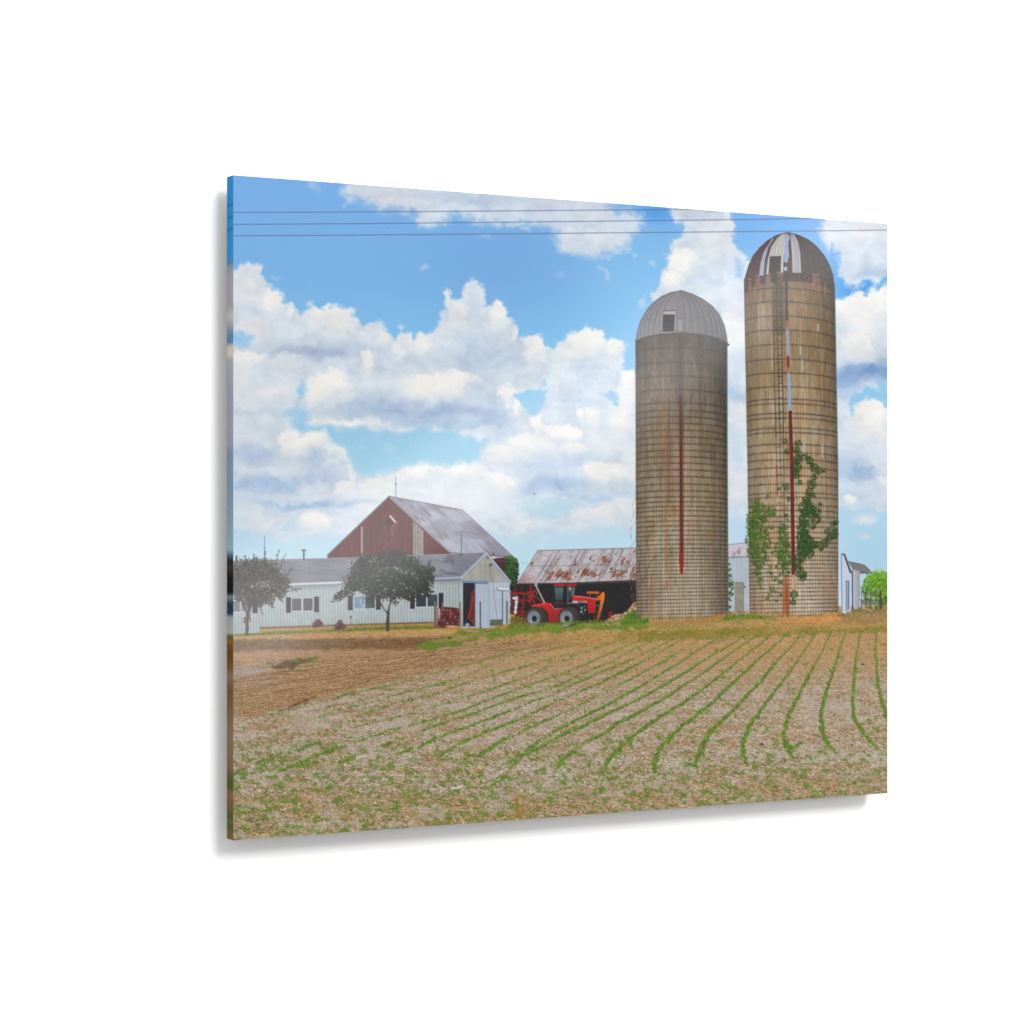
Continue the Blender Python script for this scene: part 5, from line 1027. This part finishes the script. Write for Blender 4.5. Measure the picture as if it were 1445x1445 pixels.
    # four stand-off posts between slab and wall
    for sx in (.04, PW_M - .04):
        for sz in (ZTOP - .04, ZBOT + .04):
            n = 20; V = []; Q = []
            for kx in range(n):
                a0 = kx / n * 2 * math.pi; V += [(sx + .008 * math.cos(a0), T_SLAB + .0002, sz + .008 * math.sin(a0)), (sx + .008 * math.cos(a0), T_SLAB + GAP - .0002, sz + .008 * math.sin(a0))]
            for kx in range(n): j = (kx + 1) % n; Q.append((2 * kx, 2 * kx + 1, 2 * j + 1, 2 * j))
            m = bpy.data.materials.get('brushed_steel') or principled('brushed_steel', Metallic=1., Roughness=.35)[0]
            mesh_from('standoff', np.array(V), np.array(Q), m, root)
    # ---- wall
    wm, b = principled('white_wall_paint', Roughness=.9); nt = wm.node_tree
    tc = nt.nodes.new('ShaderNodeTexCoord'); nz_ = nt.nodes.new('ShaderNodeTexNoise'); nz_.inputs['Scale'].default_value = 60.
    nt.links.new(tc.outputs['Object'], nz_.inputs['Vector'])
    cr = nt.nodes.new('ShaderNodeMapRange'); cr.inputs['To Min'].default_value = .895; cr.inputs['To Max'].default_value = .905
    nt.links.new(nz_.outputs['Fac'], cr.inputs['Value']); cb = nt.nodes.new('ShaderNodeCombineColor')
    for i in range(3): nt.links.new(cr.outputs['Result'], cb.inputs[i])
    nt.links.new(cb.outputs['Color'], b.inputs['Base Color']); b.inputs['Specular IOR Level'].default_value = .1
    yw = T_SLAB + GAP
    w = mesh_from('wall', np.array([(-1.6, yw, -1.5), (2.6, yw, -1.5), (2.6, yw, 1.5), (-1.6, yw, 1.5)]), np.array([(0, 1, 2, 3)]), wm)
    w['kind'] = 'structure'; w['label'] = 'plain bright white wall behind the print'
    # ---- camera
    cd = bpy.data.cameras.new('camera'); cam = bpy.data.objects.new('camera', cd); COLL.objects.link(cam)
    cd.sensor_width = 36.; cd.lens = 36. * F_PX / 1445.; cd.clip_end = 50.; cd.clip_start = .05
    cam.location = CAM
    fwd = cam_to_world((0, 0, 1)); rgt = cam_to_world((1, 0, 0)); upv = Vector((0, 0, 1))
    cam.matrix_world = Matrix(((rgt.x, upv.x, -fwd.x, CAM.x), (rgt.y, upv.y, -fwd.y, CAM.y), (rgt.z, upv.z, -fwd.z, CAM.z), (0, 0, 0, 1)))
    SC.camera = cam
    # ---- studio lights
    def area(name, loc, target, sx, sy, power, roll=0.):
        ld = bpy.data.lights.new(name, 'AREA'); ld.shape = 'RECTANGLE'; ld.size = sx; ld.size_y = sy; ld.energy = power
        o = bpy.data.objects.new(name, ld); COLL.objects.link(o); o.location = loc
        d = (Vector(target) - Vector(loc)).normalized(); o.rotation_euler = d.to_track_quat('-Z', 'Y').to_euler()
        if roll: o.rotation_euler.rotate_axis('Z', roll)
        return o
    mid = Vector((PW_M / 2, 0, (ZTOP + ZBOT) / 2))
    d = Vector((KEY_DX, -1., KEY_DZ)).normalized()
    key = area('key_softbox', mid + d * 5., mid, KEY_SIZE, KEY_SIZE, KEY_POWER)
    wd = bpy.data.worlds.new('World'); SC.world = wd; wd.use_nodes = True
    bg = wd.node_tree.nodes['Background']; bg.inputs['Color'].default_value = (1, 1, 1, 1); bg.inputs['Strength'].default_value = AMBIENT
    # bright studio all round, a little darker towards the floor and to the right
    wt = wd.node_tree; tcw = wt.nodes.new('ShaderNodeTexCoord'); dp = wt.nodes.new('ShaderNodeVectorMath'); dp.operation = 'DOT_PRODUCT'
    dp.inputs[1].default_value = (-.25, 0, .5); wt.links.new(tcw.outputs['Generated'], dp.inputs[0])
    ad = wt.nodes.new('ShaderNodeMath'); ad.operation = 'MULTIPLY_ADD'; ad.inputs[1].default_value = AMBIENT; ad.inputs[2].default_value = AMBIENT
    wt.links.new(dp.outputs['Value'], ad.inputs[0]); wt.links.new(ad.outputs['Value'], bg.inputs['Strength'])
    # strip softbox whose soft diagonal streak shows in the gloss: found by mirroring the camera in the print
    def mirror_point(pu, pv, dist):
        """lamp position at `dist` in front of the wall that the camera sees mirrored at plan point (pu, pv)"""
        xr = (pu - CX) / F_PX; 
        # ray in world
        r = cam_to_world(((pu - CX) / F_PX, (pv - CY) / F_PX, 1.))
        t = -CAM.y / r.y; hit = Vector((CAM.x + r.x * t, 0, CAM.z + r.z * t))
        rr = Vector((r.x, -r.y, r.z)); s = dist / -rr.y
        return hit + rr * s
    if STRIP_RAD > 0:
        A = mirror_point(*STRIP_A); B = mirror_point(*STRIP_B)
        c = (A + B) / 2; L = (B - A).length
        ld = bpy.data.lights.new('strip_softbox', 'AREA'); ld.shape = 'RECTANGLE'; ld.size = L; ld.size_y = STRIP_W
        ld.energy = STRIP_RAD * math.pi * L * STRIP_W
        o = bpy.data.objects.new('strip_softbox', ld); COLL.objects.link(o)
        xax = (B - A).normalized(); zax = -((mid - c) - (mid - c).dot(xax) * xax).normalized(); yax = zax.cross(xax)
        o.matrix_world = Matrix(((xax.x, yax.x, zax.x, c.x), (xax.y, yax.y, zax.y, c.y), (xax.z, yax.z, zax.z, c.z), (0, 0, 0, 1)))
    vs = SC.view_settings; vs.view_transform = 'Standard'; vs.look = 'None'; vs.exposure = 0; vs.gamma = 1; vs.use_curve_mapping = False
    SC.render.film_transparent = False; SC.render.filter_size = 1.2
KEY_DX, KEY_DZ, KEY_SIZE, KEY_POWER = .34, .82, 2.7, 372.
AMBIENT = .70
SIDE_GAIN = .99
STRIP_A, STRIP_B, STRIP_W, STRIP_RAD = (300, 900, .66), (1230, 320, 1.5), .105, 3.9
build()
